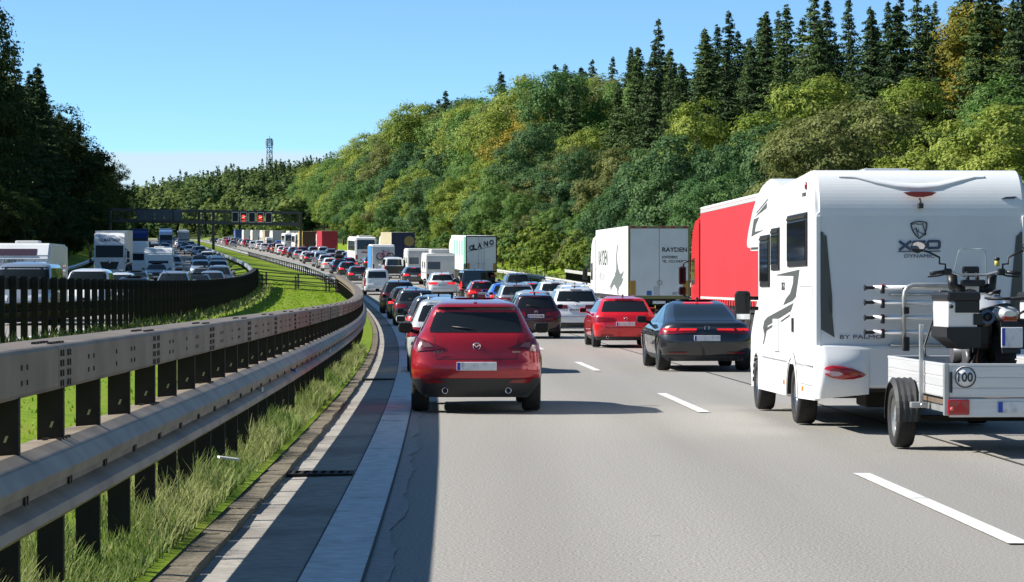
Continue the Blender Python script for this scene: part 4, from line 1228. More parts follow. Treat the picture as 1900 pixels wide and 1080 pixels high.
        def yy(x): f = (h - abs(x)) / .60; return -.072 - (.20 * math.cos(min(1, max(0, f)) * math.pi / 2) ** .7 + .01) - .012
        rim = [Vector((sd * x, yy(x) + (.05 if x > 1.14 else 0), z)) for x, z in lp]
        vs = [Vector((sd * .92, yy(.92) - .03, .685))] + [r * .45 + Vector((sd * .92, yy(.92) - .03, .685)) * .55 + Vector((0, -.004, 0)) for r in rim] + rim + [r + Vector((0, .06, 0)) for r in rim]
        n = len(rim); fs = []
        for k in range(n):
            k2 = (k + 1) % n
            fs += [(0, 1 + k, 1 + k2), (1 + k, 1 + n + k, 1 + n + k2, 1 + k2), (1 + n + k, 1 + 2 * n + k, 1 + 2 * n + k2, 1 + n + k2)]
        L.add(vs, fs, True); lo = L.build('taillight', mat('lamp_ruby', (.36, .008, .014), .12, coat=1), t)
        rm = MB(); rm.prism([(sd * 1.10, .672), (sd * 1.06, .70), (sd * .98, .695), (sd * .93, .67), (sd * .98, .645), (sd * 1.06, .645)], 'y', yy(1.02) - .020, yy(1.02) + .01); rm.build('lens', mat('lamp_pinkish', (.75, .5, .5), .15, coat=1), lo)
    MB().box(-.26, .26, -.085, -.06, .74, .85).build('number_plate', M_plate, t)
    MB().box(.30, .85, -.085, -.065, .70, .73).build('reflector', M_red, t)
    # brake lamp, camera
    b = MB(); b.prism([rp(1675, 359), rp(1690, 358), rp(1722, 358), rp(1737, 359), rp(1728, 365), rp(1712, 368), rp(1698, 368), rp(1684, 365)], 'y', -.04, .0); b.build('brake_lamp', MATS['lamp_ruby'], t)
    c = MB(); x, z = rp(1706, 384); c.box(x - .03, x + .03, -.10, -.012, z - .03, z + .03, .01); c.tube([(x, -.02, z + .08), (x, -.06, z + .05), (x, -.06, z)], .012, 6); c.build('reversing_camera', M_dark, t)
    # roof hatches
    MB().box(-.45, .12, 1.3, 2.1, 2.94, 3.045, .03).build('roof_hatch', mat('smoked_dome', (.45, .47, .5), .2), t)
    MB().box(.12, .80, 2.6, 3.4, 2.9, 3.03, .03).build('roof_hatch', MATS['smoked_dome'], t)
    # flank windows
    for (u0, v0, u1, v1) in ((1462.5, 400, 1498, 492), (1432.5, 428, 1446.5, 500), (1411.5, 441, 1428.5, 531)):
        ya, z1 = sp(u1, v0); yb, _ = sp(u0, v0); z0 = sp(u1, v1)[1]
        fr = MB().box(-h - .022, -h + .01, ya, yb, z0 - .02, z1 + .03, .012).build('window_frame', M_black, t)
        MB().box(-h - .032, -h - .021, ya + .05, yb - .05, z0 + .05, z1 - .06, .004).build('pane', M_glass, fr)
        MB().box(-h - .034, -h - .022, ya + .02, yb - .02, z1 - .035, z1 - .005).build('trim', M_galvd, fr)
    # flank graphics
    polys = [[(1400.6, 405), (1422.6, 378), (1422.1, 388), (1401.4, 404)], [(1403.3, 396), (1424.5, 370.5), (1424, 373.5), (1403.8, 397.5)], [(1398.5, 409), (1408, 404.7), (1402, 420), (1400, 432), (1416.5, 428.5), (1394, 440.6)],
             [(1440.6, 511.8), (1483, 502), (1480, 525), (1476, 553), (1470, 560), (1453, 568), (1458, 556), (1466, 546), (1471, 528), (1472, 514), (1441, 513)],
             [(1418, 597), (1424, 590), (1472, 564), (1467, 579), (1424, 606), (1418, 622), (1415.5, 610)], [(1449, 596.6), (1466, 584.5), (1464.5, 589), (1447.5, 600.6)], [(1420, 611), (1436, 602.5), (1436, 606.5), (1422.5, 615), (1417, 640), (1415.5, 640)]]
    for q in polys:
        b = MB(); b.prism([sp(*p) for p in q], 'x', -h - .004, -h + .004); b.build('graphic', M_printg, t)
    for (u0, v0, u1, v1) in ((1484, 533, 1507, 718),):
        ya, za = sp(u1, v0); yb, _ = sp(u0, v0); zb = sp(u1, v1)[1]
        b = MB(); ribbon(b, [(ya, za), (yb, za), (yb, zb), (ya, zb)], .012, 'x', -h - .004, -h + .004, True); b.build('locker_gap', mat('seam_grey', (.35, .36, .37), .5), t)
    ya, za = sp(1446, 594); yb, zb = sp(1437, 652); MB().box(-h - .03, -h + .01, ya, yb, zb, za, .01).build('service_hatch', M_gel, t)
    x = sp(1471, 604); MB().box(-h - .02, -h + .01, x[0] - .06, x[0] + .04, x[1] - .09, x[1] + .08, .01).build('lock', M_galvd, t)
    x = sp(1496, 347); lm = MB(); lm.lathe([(.045, .0), (.04, -.02), (.001, -.022)], (-h, x[0], x[1]), 'x', 14); lm.build('side_lamp', M_red, t)
    o = put_text('BY PALMO', .045, M_printg, t, (-h - .004, sp(1492, 363)[0], sp(1492, 363)[1]), -math.pi / 2)
    o = put_text('XGO', .10, M_printg, t, (-h - .004, sp(1453, 533)[0], sp(1453, 533)[1]), -math.pi / 2)
    # rear graphics
    def zz8(x, y): return rp(1360 + .528 * x, 290 + .528 * y)
    for q in ([(298, 265), (316, 272), (333, 480), (348, 570), (355, 640), (308, 612)], [(318, 278), (327, 284), (347, 500), (348, 560), (337, 545)]):
        pts = [zz8(*p) for p in q]
        for sgn in (1, -1):
            b = MB(); b.prism([(sgn * x, z) for x, z in pts], 'y', -.018, -.006); b.build('graphic', M_printg, t)
    def l4(x, y): return rp(1640 + .0926 * x, 400 + .0926 * y)
    b = MB(); ribbon(b, [l4(*p) for p in ((535, 185), (610, 152), (700, 138), (790, 148), (858, 172), (850, 270), (825, 360), (775, 430), (705, 480), (640, 425), (585, 345), (550, 260))], .011, 'y', -.020, -.006, True)
    for ln in ([(560, 205), (620, 185), (690, 198), (745, 200), (780, 182), (785, 240), (808, 310), (825, 350), (842, 395), (815, 418), (790, 408)], [(600, 300), (645, 268), (648, 330), (690, 430)], [(688, 295), (672, 340), (740, 365), (785, 400)]):
        ribbon(b, [l4(*p) for p in ln], .006, 'y', -.020, -.006)
    b.build('shield_emblem', M_print, t)
    M_xgo = mat('print_slate', (.055, .075, .125), .45)
    b = MB(); w = .030
    ribbon(b, [l4(300, 535), l4(545, 712)], w, 'y', -.019, -.006); b.build('letter', M_xgo, t)
    b = MB(); ribbon(b, [l4(540, 530), l4(298, 715)], w, 'y', -.0215, -.0195); b.build('letter', M_xgo, t)
    b = MB(); ribbon(b, [l4(832, 545), l4(605, 548), l4(580, 570), l4(580, 660), l4(605, 684), l4(800, 678), l4(822, 655), l4(822, 612), l4(735, 614)], w, 'y', -.019, -.006); b.build('letter', M_xgo, t)
    b = MB(); ribbon(b, [l4(900, 538), l4(1090, 534), l4(1112, 556), l4(1110, 646), l4(1090, 668), l4(900, 672), l4(876, 650), l4(876, 560)], w, 'y', -.019, -.006, True); b.build('letter', M_xgo, t)
    b = MB(); ribbon(b, [l4(285, 745), l4(1130, 735)], .010, 'y', -.018, -.006); b.build('underline', M_xgo, t)
    x, z = rp(1706, 477); put_text('DYNAMIC', .040, M_xgo, t, (x, -.016, z), width=.345)
    x, z = rp(1597, 627); put_text('BY PALMO', .045, M_xgo, t, (x, -.016, z), width=.48)
    b = MB(); b.prism([rp(1859, 371), rp(1868, 367), rp(1888, 366), rp(1884, 370)], 'y', ys(2.65) - .012, ys(2.65) + .01); b.build('graphic', M_xgo, t)
    # bike rack folded against the wall
    rk = MB()
    xl, xr = rp(1664, 600)[0], rp(1664, 600)[0] + .95
    for x in (xl, xr):
        z0 = rp(0, 650)[1]; z1 = rp(0, 545)[1]
    rk.tube([(xl + .02, -.33, rp(0, 648)[1]), (xl + .02, -.34, rp(0, 556)[1]), (xl + .03, -.34, rp(0, 543)[1]), (xl + .06, -.34, rp(0, 535)[1]), (xl + .12, -.34, rp(0, 531)[1]), (xr - .1, -.34, rp(0, 531)[1]), (xr, -.34, rp(0, 545)[1]), (xr, -.33, rp(0, 648)[1])], .026, 8)
    for z in (rp(0, 642)[1], rp(0, 548)[1]):
        rk.tube([(xl - .08, -.02, z), (xl - .08, -.07, z), (xr + .1, -.07, z), (xr + .1, -.02, z)], .018, 8)
    rack = rk.build('bike_rack', M_galvl, t)
    for v in (536, 563, 591, 618):
        z = rp(0, v)[1]; x0 = rp(1612, 0)[0]
        rl = MB().tube([(x0, -.27, z), (x0 + 1.35, -.27, z)], .029, 10).build('bike_rail', mat('rail_silver', (.82, .83, .84), .3, .2), rack)
        e = MB(); e.box(x0 - .10, x0 + .01, -.32, -.22, z - .018, z + .018, .008); e.tube([(x0 - .10, -.27, z - .03), (x0 - .06, -.27, z), (x0 - .10, -.27, z + .03)], .010, 6); e.box(x0 + .09, x0 + .125, -.325, -.22, z - .065, z + .025, .008); e.build('rail_clamp', M_black, rack)
        MB().box(x0 + .092, x0 + .123, -.320, -.24, z + .02, z + .04, .006).build('strap', mat('strap_red', (.45, .02, .02), .5), rack)
    br = MB()
    for v in (536, 563, 591, 618):
        z = rp(0, v)[1]; br.tube([(xl + .02, -.34, z - .01), (xl + .02, -.02, z - .01)], .014, 6); br.tube([(xr - .05, -.34, z - .01), (xr - .05, -.02, z - .01)], .014, 6)
    br.build('bracket', M_galvd, rack)
    x = rp(1671, 0)[0]; MB().box(x - .035, x + .035, -.375, -.30, rp(0, 652)[1], rp(0, 626)[1], .01).build('rack_foot', M_black, rack)
    MB().box(x - .032, x + .032, -.375, -.30, rp(0, 584)[1], rp(0, 571)[1], .01).build('rack_knob', M_black, rack)
    hx = rp(1754, 0)[0]; MB().tube([(hx, -.37, rp(0, 530)[1]), (hx + .02, -.375, rp(0, 548)[1]), (hx + .06, -.375, rp(0, 575)[1]), (hx + .02, -.375, rp(0, 600)[1]), (hx - .01, -.375, rp(0, 622)[1])], .012, 6).build('hanging_strap', M_black, rack)
    # cab
    cpz = [(5.25, .35), (5.25, 2.12), (5.7, 2.12), (6.35, 1.62), (7.0, 1.20), (7.25, 1.0), (7.32, .55), (7.2, .35)]
    cab_o = profile_solid(cpz, 1.06, .04).build('cab', M_gel, t)
    MB().prism([(5.85, 2.04), (6.38, 1.63), (6.44, 1.66), (5.93, 2.08)], 'x', -.9, .9).build('windscreen', M_glass2, cab_o)
    for sd in (-1, 1):
        fl = MB(); rows = [[(sd * 1.02, yy, zz), (sd * 1.165, yy, zz), (sd * 1.165, 5.8 + (yy - 5.8) * 1.2, .34 + (zz - .34) * 1.18), (sd * 1.0, 5.8 + (yy - 5.8) * 1.3, .34 + (zz - .34) * 1.3)] for yy, zz in arc_pts(5.8, .34, .42, -.1, math.pi + .1, 14)]
        fl.grid(rows); fl.build('front_fender', M_gel, cab_o)
        a = MB(); rows = [[(sd * 1.16, yy, zz), (sd * .8, yy, zz)] for yy, zz in arc_pts(5.8, .34, .42, 0, math.pi, 12)]; a.grid(rows); a.build('wheel_well', M_frame, cab_o)
        MB().box(min(sd * 1.055, sd * 1.07), max(sd * 1.055, sd * 1.07), 5.45, 6.2, 1.35, 1.95, .004).build('side_window', M_glass, cab_o)
        m = MB(); x0, x1 = sorted((sd * 1.20, sd * 1.42)); m.box(x0, x1, 6.05, 6.17, 1.20, 1.60, .05); m.tube([(sd * 1.02, 6.2, 1.36), (sd * 1.25, 6.13, 1.36)], .03, 6); m.tube([(sd * 1.02, 6.2, 1.5), (sd * 1.25, 6.13, 1.5)], .03, 6)
        mo = m.build('mirror', M_black, t); MB().box(x0 + .02, x1 - .02, 6.043, 6.052, 1.30, 1.57).build('mirror_glass', M_glass2, mo); MB().box(x0 + .02, x1 - .02, 6.043, 6.052, 1.215, 1.285).build('mirror_glass', M_chrome, mo)
        wheel_parts(t, sd * 1.045, 2.0, .345, .235, M_alloy, sd, spokes=6); wheel_parts(t, sd * 1.045, 5.8, .345, .225, M_alloy, sd, spokes=6)
    MB().tube([(0, -.02, .42), (0, -.20, .42), (0, -.22, .47)], .03, 8).build('tow_hook', M_galvd, t)
    return t
motorhome()

TR_Y, TR_X = 25.2, 4.83
def trailer():
    t = thing('flatbed_trailer', 'low aluminium sided trailer with a 100 disc, hitched behind the white motorhome', 'trailer', (TR_X, TR_Y, .012), math.atan(.0287))
    h, L = .67, 3.15
    MB().box(-h + .02, h - .02, .03, L, .50, .545, .004).build('floor', nmat('plywood', (.16, .11, .07), (.10, .07, .05), 4, rough=.7), t)
    def panel(x0, x1, y0, y1, ax):
        b = MB(); b.box(x0, x1, y0, y1, .575, .885)
        o = b.build('side_wall' if ax == 'x' else 'end_wall', M_alu, t)
        r = MB()
        for z0, z1 in ((.58, .665), (.675, .765), (.775, .875)):
            if ax == 'x': r.box(x0 - .006, x1 + .006, y0 + .02, y1 - .02, z0, z1, .006)
            else: r.box(x0 + .02, x1 - .02, y0 - .006, y1 + .006, z0, z1, .006)
        r.build('panel_ribs', M_alu, o)
        c = MB(); c.box(x0 - .008, x1 + .008, y0 - .008, y1 + .008, .873, .90, .008); c.build('top_rail', M_alu, o)
        return o
    for sd in (-1, 1): panel(min(sd * h, sd * (h - .03)), max(sd * h, sd * (h - .03)), .06, L, 'x')
    gate = panel(-h + .045, h - .045, 0, .03, 'y'); panel(-h + .045, h - .045, L - .03, L, 'y')
    for sd in (-1, 1):
        x0, x1 = sorted((sd * (h + .008), sd * (h - .04))); MB().box(x0, x1, -.012, .05, .40, .90, .008).build('corner_post', M_galvl, t)
        MB().box(min(sd * (h - .048), sd * (h - .072)), max(sd * (h - .048), sd * (h - .072)), -.02, -.004, .62, .82, .006).build('gate_latch', M_black, t)
        # rear lamp
        x0, x1 = sorted((sd * (h - .235), sd * (h - .025))); lo = MB().box(x0, x1, -.035, .02, .405, .555, .012).build('taillight', MATS['lamp_ruby'], t)
        xm = (x0 + x1) / 2 + .015; MB().prism([(xm - .075, .435), (xm + .075, .435), (xm, .535)], 'y', -.041, -.034).build('reflector', mat('triangle_red', (.55, .02, .02), .3), lo)
        b = MB(); b.lathe([(.022, 0), (.02, -.012), (.001, -.016)], (x0 + .04, -.034, .465), 'y', 12); b.build('lens', mat('lamp_pink', (.6, .12, .12), .2), lo)
        # wheel and mudguard
        wheel_parts(t, sd * (h + .13), 1.6, .315, .19, M_galvl, sd, steel=True)
        mg = MB()
        for (ra, rb, xa, xb) in ((.355, .375, h + .01, h + .25),):
            rows = []
            for yy, zz in arc_pts(0, 0, 1, -.15, math.pi + .15, 18):
                r = []
                for k in range(9):
                    f = k / 8; rr = .372 + (.012 if k % 2 else 0) - (.03 if k in (0, 8) else 0); r.append((sd * (xa + (xb - xa) * f), 1.6 + rr * yy, .335 + rr * zz))
                r.append((sd * xb, 1.6 + .33 * yy, .335 + .33 * zz)); rows.append(r)
            mg.grid(rows, smooth=False)
        mg.build('mudguard', M_dark, t)
        st = MB(); st.box(min(sd * (h + .02), sd * (h + .06)), max(sd * (h + .02), sd * (h + .06)), .98, 1.03, .44, 1.265, .006); st.tube([(sd * (h + .04), .9, .46), (sd * (h + .04), 1.12, .46)], .022, 8); st.box(min(sd * (h - .02), sd * (h + .15)), max(sd * (h - .02), sd * (h + .15)), .96, 1.06, .43, .49, .01); st.build('stake_post', M_galvl, t)
    MB().box(-h + .045, h - .045, -.006, .04, .385, .565, .006).build('lamp_board', M_alu, t)
    pl = MB().box(-.16, .36, -.025, -.004, .425, .535, .006).build('number_plate', M_plate, t); MB().box(-.158, -.115, -.028, -.024, .43, .53).build('blue_band', M_plate_blue, pl)
    ds = MB(); ds.lathe([(.108, 0), (.108, -.006), (.001, -.007)], (-.475, -.012, .77), 'y', 28); dso = ds.build('speed_disc', mat('disc_white', (.8, .8, .8), .4), t)
    rg = MB(); rg.lathe([(.104, -.008), (.104, -.011), (.094, -.011), (.094, -.008)], (-.475, -.012, .77), 'y', 28); rg.build('disc_ring', M_print, dso)
    put_text('100', .092, M_print, dso, (-.475, -.024, .77), bold=.012, width=.145)
    MB().box(-.6, .6, 1.54, 1.66, .27, .33, .01).build('axle', M_galvd, t)
    MB().box(-.62, .62, .05, L, .42, .498).build('frame', M_galvl, t)
    MB().tube([(0, L - .4, .45), (0, L + .9, .45), (0, L + 1.12, .46)], .045, 8).build('drawbar', M_galvl, t)
    MB().tube([(-.28, L - .05, .9), (-.26, L + .1, 1.0), (-.12, L + .02, 1.45)], .012, 6).build('tie_strap', M_black, t)
    return t
trailer()

def motorcycle():
    fl = .557
    t = thing('motorcycle', 'silver and black touring motorcycle with side cases strapped down on the trailer', 'motorcycle', (TR_X + .01, TR_Y + .85, fl), math.atan(.0287) + .03)
    M_sil = mat('moto_silver', (.62, .64, .66), .25, .3, coat=1); M_case = mat('case_silver', (.78, .79, .80), .3, .2, coat=.4)
    for y, r, w in ((.0, .325, .20), (1.55, .34, .12)):
        w_ = MB(); w_.lathe([(r * .68, -w * .4), (r * .80, -w * .5), (r * .93, -w * .45), (r, -w * .2), (r + .005, 0), (r, w * .2), (r * .93, w * .45), (r * .80, w * .5), (r * .68, w * .4)], (0, y, r), 'x', 28)
        wo = w_.build('wheel', M_rubber, t)
        s = MB()
        for k in range(10):
            a = k * math.pi / 5; s.tube([(0, y, r), (0, y + r * .69 * math.cos(a), r + r * .69 * math.sin(a))], .008, 5)
        s.lathe([(r * .70, -.03), (r * .66, 0), (r * .70, .03)], (0, y, r), 'x', 24); s.tube([(-.07, y, r), (.07, y, r)], .05, 10); s.build('rim', M_alloyd, wo)
    e = MB(); e.box(-.17, .17, .48, .98, .22, .62, .05); e.tube([(-.30, .75, .42), (.30, .75, .42)], .10, 10); e.tube([(-.16, .55, .35), (-.22, .55, .35)], .12, 12); e.build('engine', mat('engine_grey', (.16, .16, .17), .4, .6), t)
    f = MB()
    for sd in (-1, 1):
        f.tube([(sd * .10, 0, .325), (sd * .09, .5, .42)], .035, 8)
        f.tube([(sd * .12, .45, .4), (sd * .13, .55, .75), (sd * .10, 1.05, .95)], .025, 6); f.tube([(sd * .12, .5, .70), (sd * .13, -.25, .82)], .018, 6)
        f.tube([(sd * .09, 1.55, .34), (sd * .09, 1.30, .72), (sd * .10, 1.10, 1.12)], [.035, .032, .026], 8)
        f.tube([(sd * .13, -.2, .55), (sd * .2, .3, .62), (sd * .13, .6, .5)], .014, 6); f.tube([(sd * .20, -.28, .86), (sd * .26, .1, .84), (sd * .14, .35, .72)], .012, 6)
        f.tube([(sd * .16, .3, .30), (sd * .33, .28, .30)], .018, 6); f.tube([(sd * .12, .42, .52), (sd * .22, .32, .34), (sd * .20, .1, .48)], .014, 6)
        f.tube([(sd * .16, .55, .30), (sd * .19, .20, .26), (sd * .16, -.05, .36)], .012, 6)
    f.tube([(0, .12, .38), (0, .3, .75)], [.045, .045], 10); f.build('frame', M_frame, t)
    tk = MB(); rows = []
    for yy, w, z0, z1 in ((.36, .10, .70, .80), (.45, .17, .70, .92), (.62, .24, .68, 1.00), (.82, .27, .70, 1.04), (.98, .25, .74, 1.03), (1.12, .18, .80, 1.0), (1.22, .10, .86, .96)):
        rows.append([((w * math.cos(a)), yy, (z0 + z1) / 2 + (z1 - z0) / 2 * math.sin(a)) for a in np.linspace(0, 2 * math.pi, 15)[:-1]])
    tk.grid(rows, closed=True); tk.add(rows[0] + rows[-1], [tuple(range(14)), tuple(range(27, 13, -1))]); tk.build('tank', M_sil, t)
    for sd in (-1, 1):
        c = MB(); c.prism([(.75, .62), (1.05, .60), (1.35, .78), (1.42, .95), (1.2, 1.02), (.85, .92)], 'x', min(sd * .24, sd * .30), max(sd * .24, sd * .30)); c.build('side_cowl', M_sil, t)
    sb = MB(); rows = []
    for yy, w, z in ((-.30, .09, .90), (-.1, .14, .885), (.15, .16, .86), (.32, .14, .83), (.46, .11, .86)):
        rows.append([(-w, yy, z - .07), (-w * .95, yy, z), (-w * .5, yy, z + .03), (0, yy, z + .036), (w * .5, yy, z + .03), (w * .95, yy, z), (w, yy, z - .07)])
    sb.grid(rows); sb.add([Vector(q) for q in rows[0]] , [tuple(range(7))]); sb.build('seat', mat('seat_vinyl', (.06, .063, .068), .6), t)
    rk = MB()
    for sd in (-1, 1): rk.tube([(sd * .10, .05, .98), (sd * .17, -.15, .985), (sd * .15, -.42, .98), (0, -.47, .98)], .013, 6)
    rk.box(-.13, .13, -.40, -.05, .962, .98, .006); rk.build('luggage_rack', M_frame, t)
    tl = MB(); rows = []
    for yy, w, z0, z1 in ((-.46, .06, .80, .86), (-.42, .10, .76, .90), (-.28, .12, .74, .93), (-.1, .12, .74, .92)):
        rows.append([(w * math.cos(a), yy, (z0 + z1) / 2 + (z1 - z0) / 2 * math.sin(a)) for a in np.linspace(0, 2 * math.pi, 13)[:-1]])
    tl.grid(rows, closed=True); tl.add(rows[0], [tuple(range(12))]); tl.build('tail_cowl', M_sil, t)
    MB().box(-.07, .07, -.475, -.44, .755, .80, .01).build('taillight', M_red, t)
    fd = MB(); fd.prism([(-.46, .76), (-.52, .45), (-.50, .44), (-.30, .72)], 'x', -.09, .09); rows = [[(-.09, .36 * yy, .33 + .37 * zz), (.09, .36 * yy, .33 + .37 * zz)] for yy, zz in arc_pts(0, 0, 1, math.pi * .35, math.pi * .95, 10)]; fd.grid(rows); fd.build('rear_fender', M_black, t)
    pl = MB().box(-.105, .105, -.545, -.525, .50, .70, .006); po = pl.build('number_plate', M_plate, t); MB().box(-.103, -.07, -.548, -.544, .52, .69).build('blue_band', M_plate_blue, po)
    ex = MB(); ex.tube([(-.13, .75, .25), (-.16, .3, .35), (-.17, .05, .60)], .03, 8); ex.tube([(-.17, .15, .66), (-.185, -.30, .80)], .075, 14); ex.build('exhaust', mat('exhaust_steel', (.22, .22, .23), .35, .8), t)
    ep = MB(); ep.lathe([(.045, 0), (.045, -.01), (.001, -.008)], (-.186, -.31, .80), 'y', 14); ep.build('exhaust_tip', M_black, t)
    rc_ = random.Random(4)
    for k in range(14):          # cables, crash bars and linkage round the engine
        sd = -1 if k % 3 else 1; y0 = rc_.uniform(.05, .75); z0 = rc_.uniform(.3, .72)
        MB().tube([(sd * .12, y0, z0), (sd * rc_.uniform(.2, .34), y0 + rc_.uniform(-.1, .2), z0 + rc_.uniform(-.15, .05)), (sd * rc_.uniform(.14, .26), y0 + rc_.uniform(.1, .35), z0 + rc_.uniform(-.25, .1))], rc_.uniform(.008, .02), 6).build('cable' if k % 2 else 'crash_bar', M_black if k % 4 else M_galvl, t)
    for sd in (-1, 1): MB().box(min(sd * .10, sd * .27), max(sd * .10, sd * .27), -.2, .35, .48, .78, .05).build('side_cover', M_black, t)
    for sd in (-1, 1):
        x0, x1 = sorted((sd * .27, sd * .60))
        # case: silver shell, black lid band and lower corner
        cs = MB(); cs.prism([(-.34, .62), (.30, .62), (.34, .90), (.30, 1.02), (-.30, 1.02), (-.36, .93)], 'x', min(sd * .30, sd * .585), max(sd * .30, sd * .585)); co = cs.build('side_case', M_case, t)
        MB().box(x0 - .006, x1 + .006, -.375, .345, .95, 1.045, .03).build('lid', M_black, co)
        MB().prism([(sd * .265, .50), (sd * .45, .48), (sd * .605, .60), (sd * .605, .70), (sd * .265, .70)], 'y', -.37, .33).build('lower_shell', M_black, co)
        MB().box(min(sd * .28, sd * .52), max(sd * .28, sd * .52), -.376, -.34, .84, .96, .008).build('handle', M_black, co)
        MB().box(min(sd * .25, sd * .34), max(sd * .25, sd * .34), -.37, -.355, .72, .83, .006).build('latch', M_black, co)
        lk = MB(); lk.lathe([(.02, 0), (.02, -.01), (.001, -.01)], (sd * .56, -.365, .90), 'y', 10); lk.build('lock', M_bolt, co)
    hb = MB(); hb.tube([(-.46, .98, 1.235), (-.28, 1.03, 1.26), (-.14, 1.08, 1.22), (.14, 1.08, 1.22), (.28, 1.03, 1.26), (.46, .98, 1.235)], .014, 8); ho = hb.build('handlebar', M_galvl, t)
    for sd in (-1, 1):
        MB().tube([(sd * .33, 1.01, 1.25), (sd * .47, .975, 1.232)], .021, 10).build('grip', M_black, ho)
        MB().tube([(sd * .28, 1.06, 1.23), (sd * .36, 1.10, 1.21), (sd * .48, 1.05, 1.20)], .010, 6).build('lever', M_black, ho)
        MB().box(min(sd * .24, sd * .32), max(sd * .24, sd * .32), .99, 1.07, 1.215, 1.285, .015).build('switch_block', M_black, ho)
        MB().tube([(sd * .10, 1.15, 1.05), (sd * .20, 1.12, 1.10), (sd * .21, 1.14, 1.22)], .055, 10).build('fork_cover', M_black, t)
        ms = MB(); ms.tube([(sd * .30, 1.04, 1.27), (sd * .30, 1.04, 1.33), (sd * .36, 1.05, 1.335), (sd * .36, 1.05, 1.40), (sd * .47, 1.06, 1.455), (sd * .52, 1.06, 1.47)], .011, 6); mo = ms.build('mirror_stalk', M_black, t)
        mh = MB(); pts = [(sd * (.505 + .16 * q[0]), 1.462 + .115 * q[1] + .02) for q in ((0, .35), (.2, .62), (.55, .75), (.85, .6), (1, .2), (.85, -.2), (.5, -.35), (.15, -.1))]
        mh.prism(pts, 'y', 1.035, 1.07); mh.build('mirror', M_black, mo)
        mg = MB(); cx, cz = sum(p[0] for p in pts) / 8, sum(p[1] for p in pts) / 8; mg.add([(cx + (a - cx) * .9, 1.031 - (b - cz) * .16 * (1 if sd < 0 else -.4), cz + (b - cz) * .9) for a, b in pts], [tuple(range(8))]); mgo = mg.build('mirror_glass', mat('mirror_silver', (.85, .86, .88), .02, 1), mo)
        ah = MB(); ah.tube([(sd * .2, 1.25, 1.02), (sd * .3, 1.22, 1.05), (sd * .28, 1.30, .9)], .03, 8); ah.build('turn_signal', M_black, t)
    ins = MB(); ins.box(-.09, .09, 1.17, 1.22, 1.20, 1.31, .02); ins.tube([(-.05, 1.1, 1.15), (-.05, 1.15, 1.25)], .02, 6); ins.tube([(.05, 1.1, 1.15), (.05, 1.15, 1.25)], .02, 6); ins.box(-.12, .12, 1.02, 1.16, 1.10, 1.17, .02); ins.build('instruments', M_black, t)
    rv = MB(); rv.tube([(.245, 1.06, 1.31), (.245, 1.06, 1.37)], .026, 12); rv.build('fluid_reservoir', mat('reservoir_yellow', (.55, .48, .10), .3), t)
    rc = MB(); rc.tube([(.245, 1.06, 1.37), (.245, 1.06, 1.40)], .030, 12); rc.build('reservoir_cap', M_black, t)
    ws = MB(); rows = []
    for z, w, y in ((1.0, .13, 1.36), (1.12, .17, 1.34), (1.25, .17, 1.28), (1.38, .155, 1.22), (1.47, .14, 1.19), (1.49, .10, 1.185)):
        rows.append([(w * a, y - .06 * a * a, z) for a in np.linspace(-1, 1, 9)])
    ws.grid(rows); wso = ws.build('windscreen', mat('clear_acrylic', (.85, .9, .92), .05, alpha=.16), t)
    ed = MB(); ed.tube([rows[k][0] for k in range(6)] + list(rows[5][1:-1]) + [rows[k][-1] for k in range(5, -1, -1)], .004, 5); ed.build('windscreen_edge', mat('acrylic_edge', (.35, .38, .4), .3), wso)
    hl = MB(); rows = []
    for yy, w, z0, z1 in ((1.25, .12, .88, 1.08), (1.36, .15, .86, 1.06), (1.44, .10, .90, 1.0)):
        rows.append([(w * math.cos(a), yy, (z0 + z1) / 2 + (z1 - z0) / 2 * math.sin(a)) for a in np.linspace(0, 2 * math.pi, 13)[:-1]])
    hl.grid(rows, closed=True); hl.add(rows[-1], [tuple(range(12))]); hl.build('headlight', M_sil, t)
    return t
motorcycle()
# ================================================================== the queue in our direction
PAINTS['crimson'] = paint('crimson_metallic', (.36, .010, .020), .30, .25)
o = car('cross', 'crimson', 'crimson crossover with dark lower trim and twin exhausts hugging the left edge line', 884.5, 34.2, far=False)
mz = o
# emblem wings and lettering on the crossover
S = Shell(CAR_SPECS['cross'])
bv = S.at(0, .875)
b = MB(); ribbon(b, [(-.043, .888), (-.022, .890), (-.010, .872), (0, .865), (.010, .872), (.022, .890), (.043, .888)], .010, 'y', bv.y - .022, bv.y - .004); b.build('badge_wing', M_chrome, o)
put_text('CX-3', .036, M_chrome, o, (-.50, S.at(S.qx(-.5, .80), .80).y - .010, .80), -.10, width=.12, bold=.01)
put_text('SKYACTIV', .018, M_chrome, o, (.52, S.at(S.qx(.52, .80), .80).y - .010, .80), .10, width=.10, bold=.01)
car('fastback', 'anthracite', 'black fastback saloon with a lit red light strip across its tail', 1312.5, 52.0, far=False)
car('premium_hatch', 'red', 'bright red hatchback between the black fastback and the white lorry', 1161, 72.5, far=False)
pm = car('small_hatch', 'maroon', 'very dark maroon small hatchback just ahead of the crimson crossover', 995, 84, far=False)
ps = car('suv', 'white', 'white crossover with grey roof rails between the maroon hatchback and bright red hatchback', 1070, 92, far=False)
for o_, tx, sp_ in ((pm, 'KU 254 HB', 'small_hatch'), (ps, 'RO DP 44', 'suv')):
    pz_ = CAR_SPECS[sp_]['plate']; y_ = Shell(CAR_SPECS[sp_]).at(0, pz_).y; put_text(tx, .062, M_print, o_, (.02, y_ - .026, pz_), width=.40)
car('estate', 'light', 'pale grey estate car directly in front of the crimson crossover', 840, 51, far=False)
car('estate', 'anthracite', 'black estate car with red brake lights lit, two ahead of the crimson crossover', 815, 70, brake=True, far=False)
car('estate', 'graphite', 'blue grey estate car behind the small dark hatchback in the left lane', 773, 104, far=False)
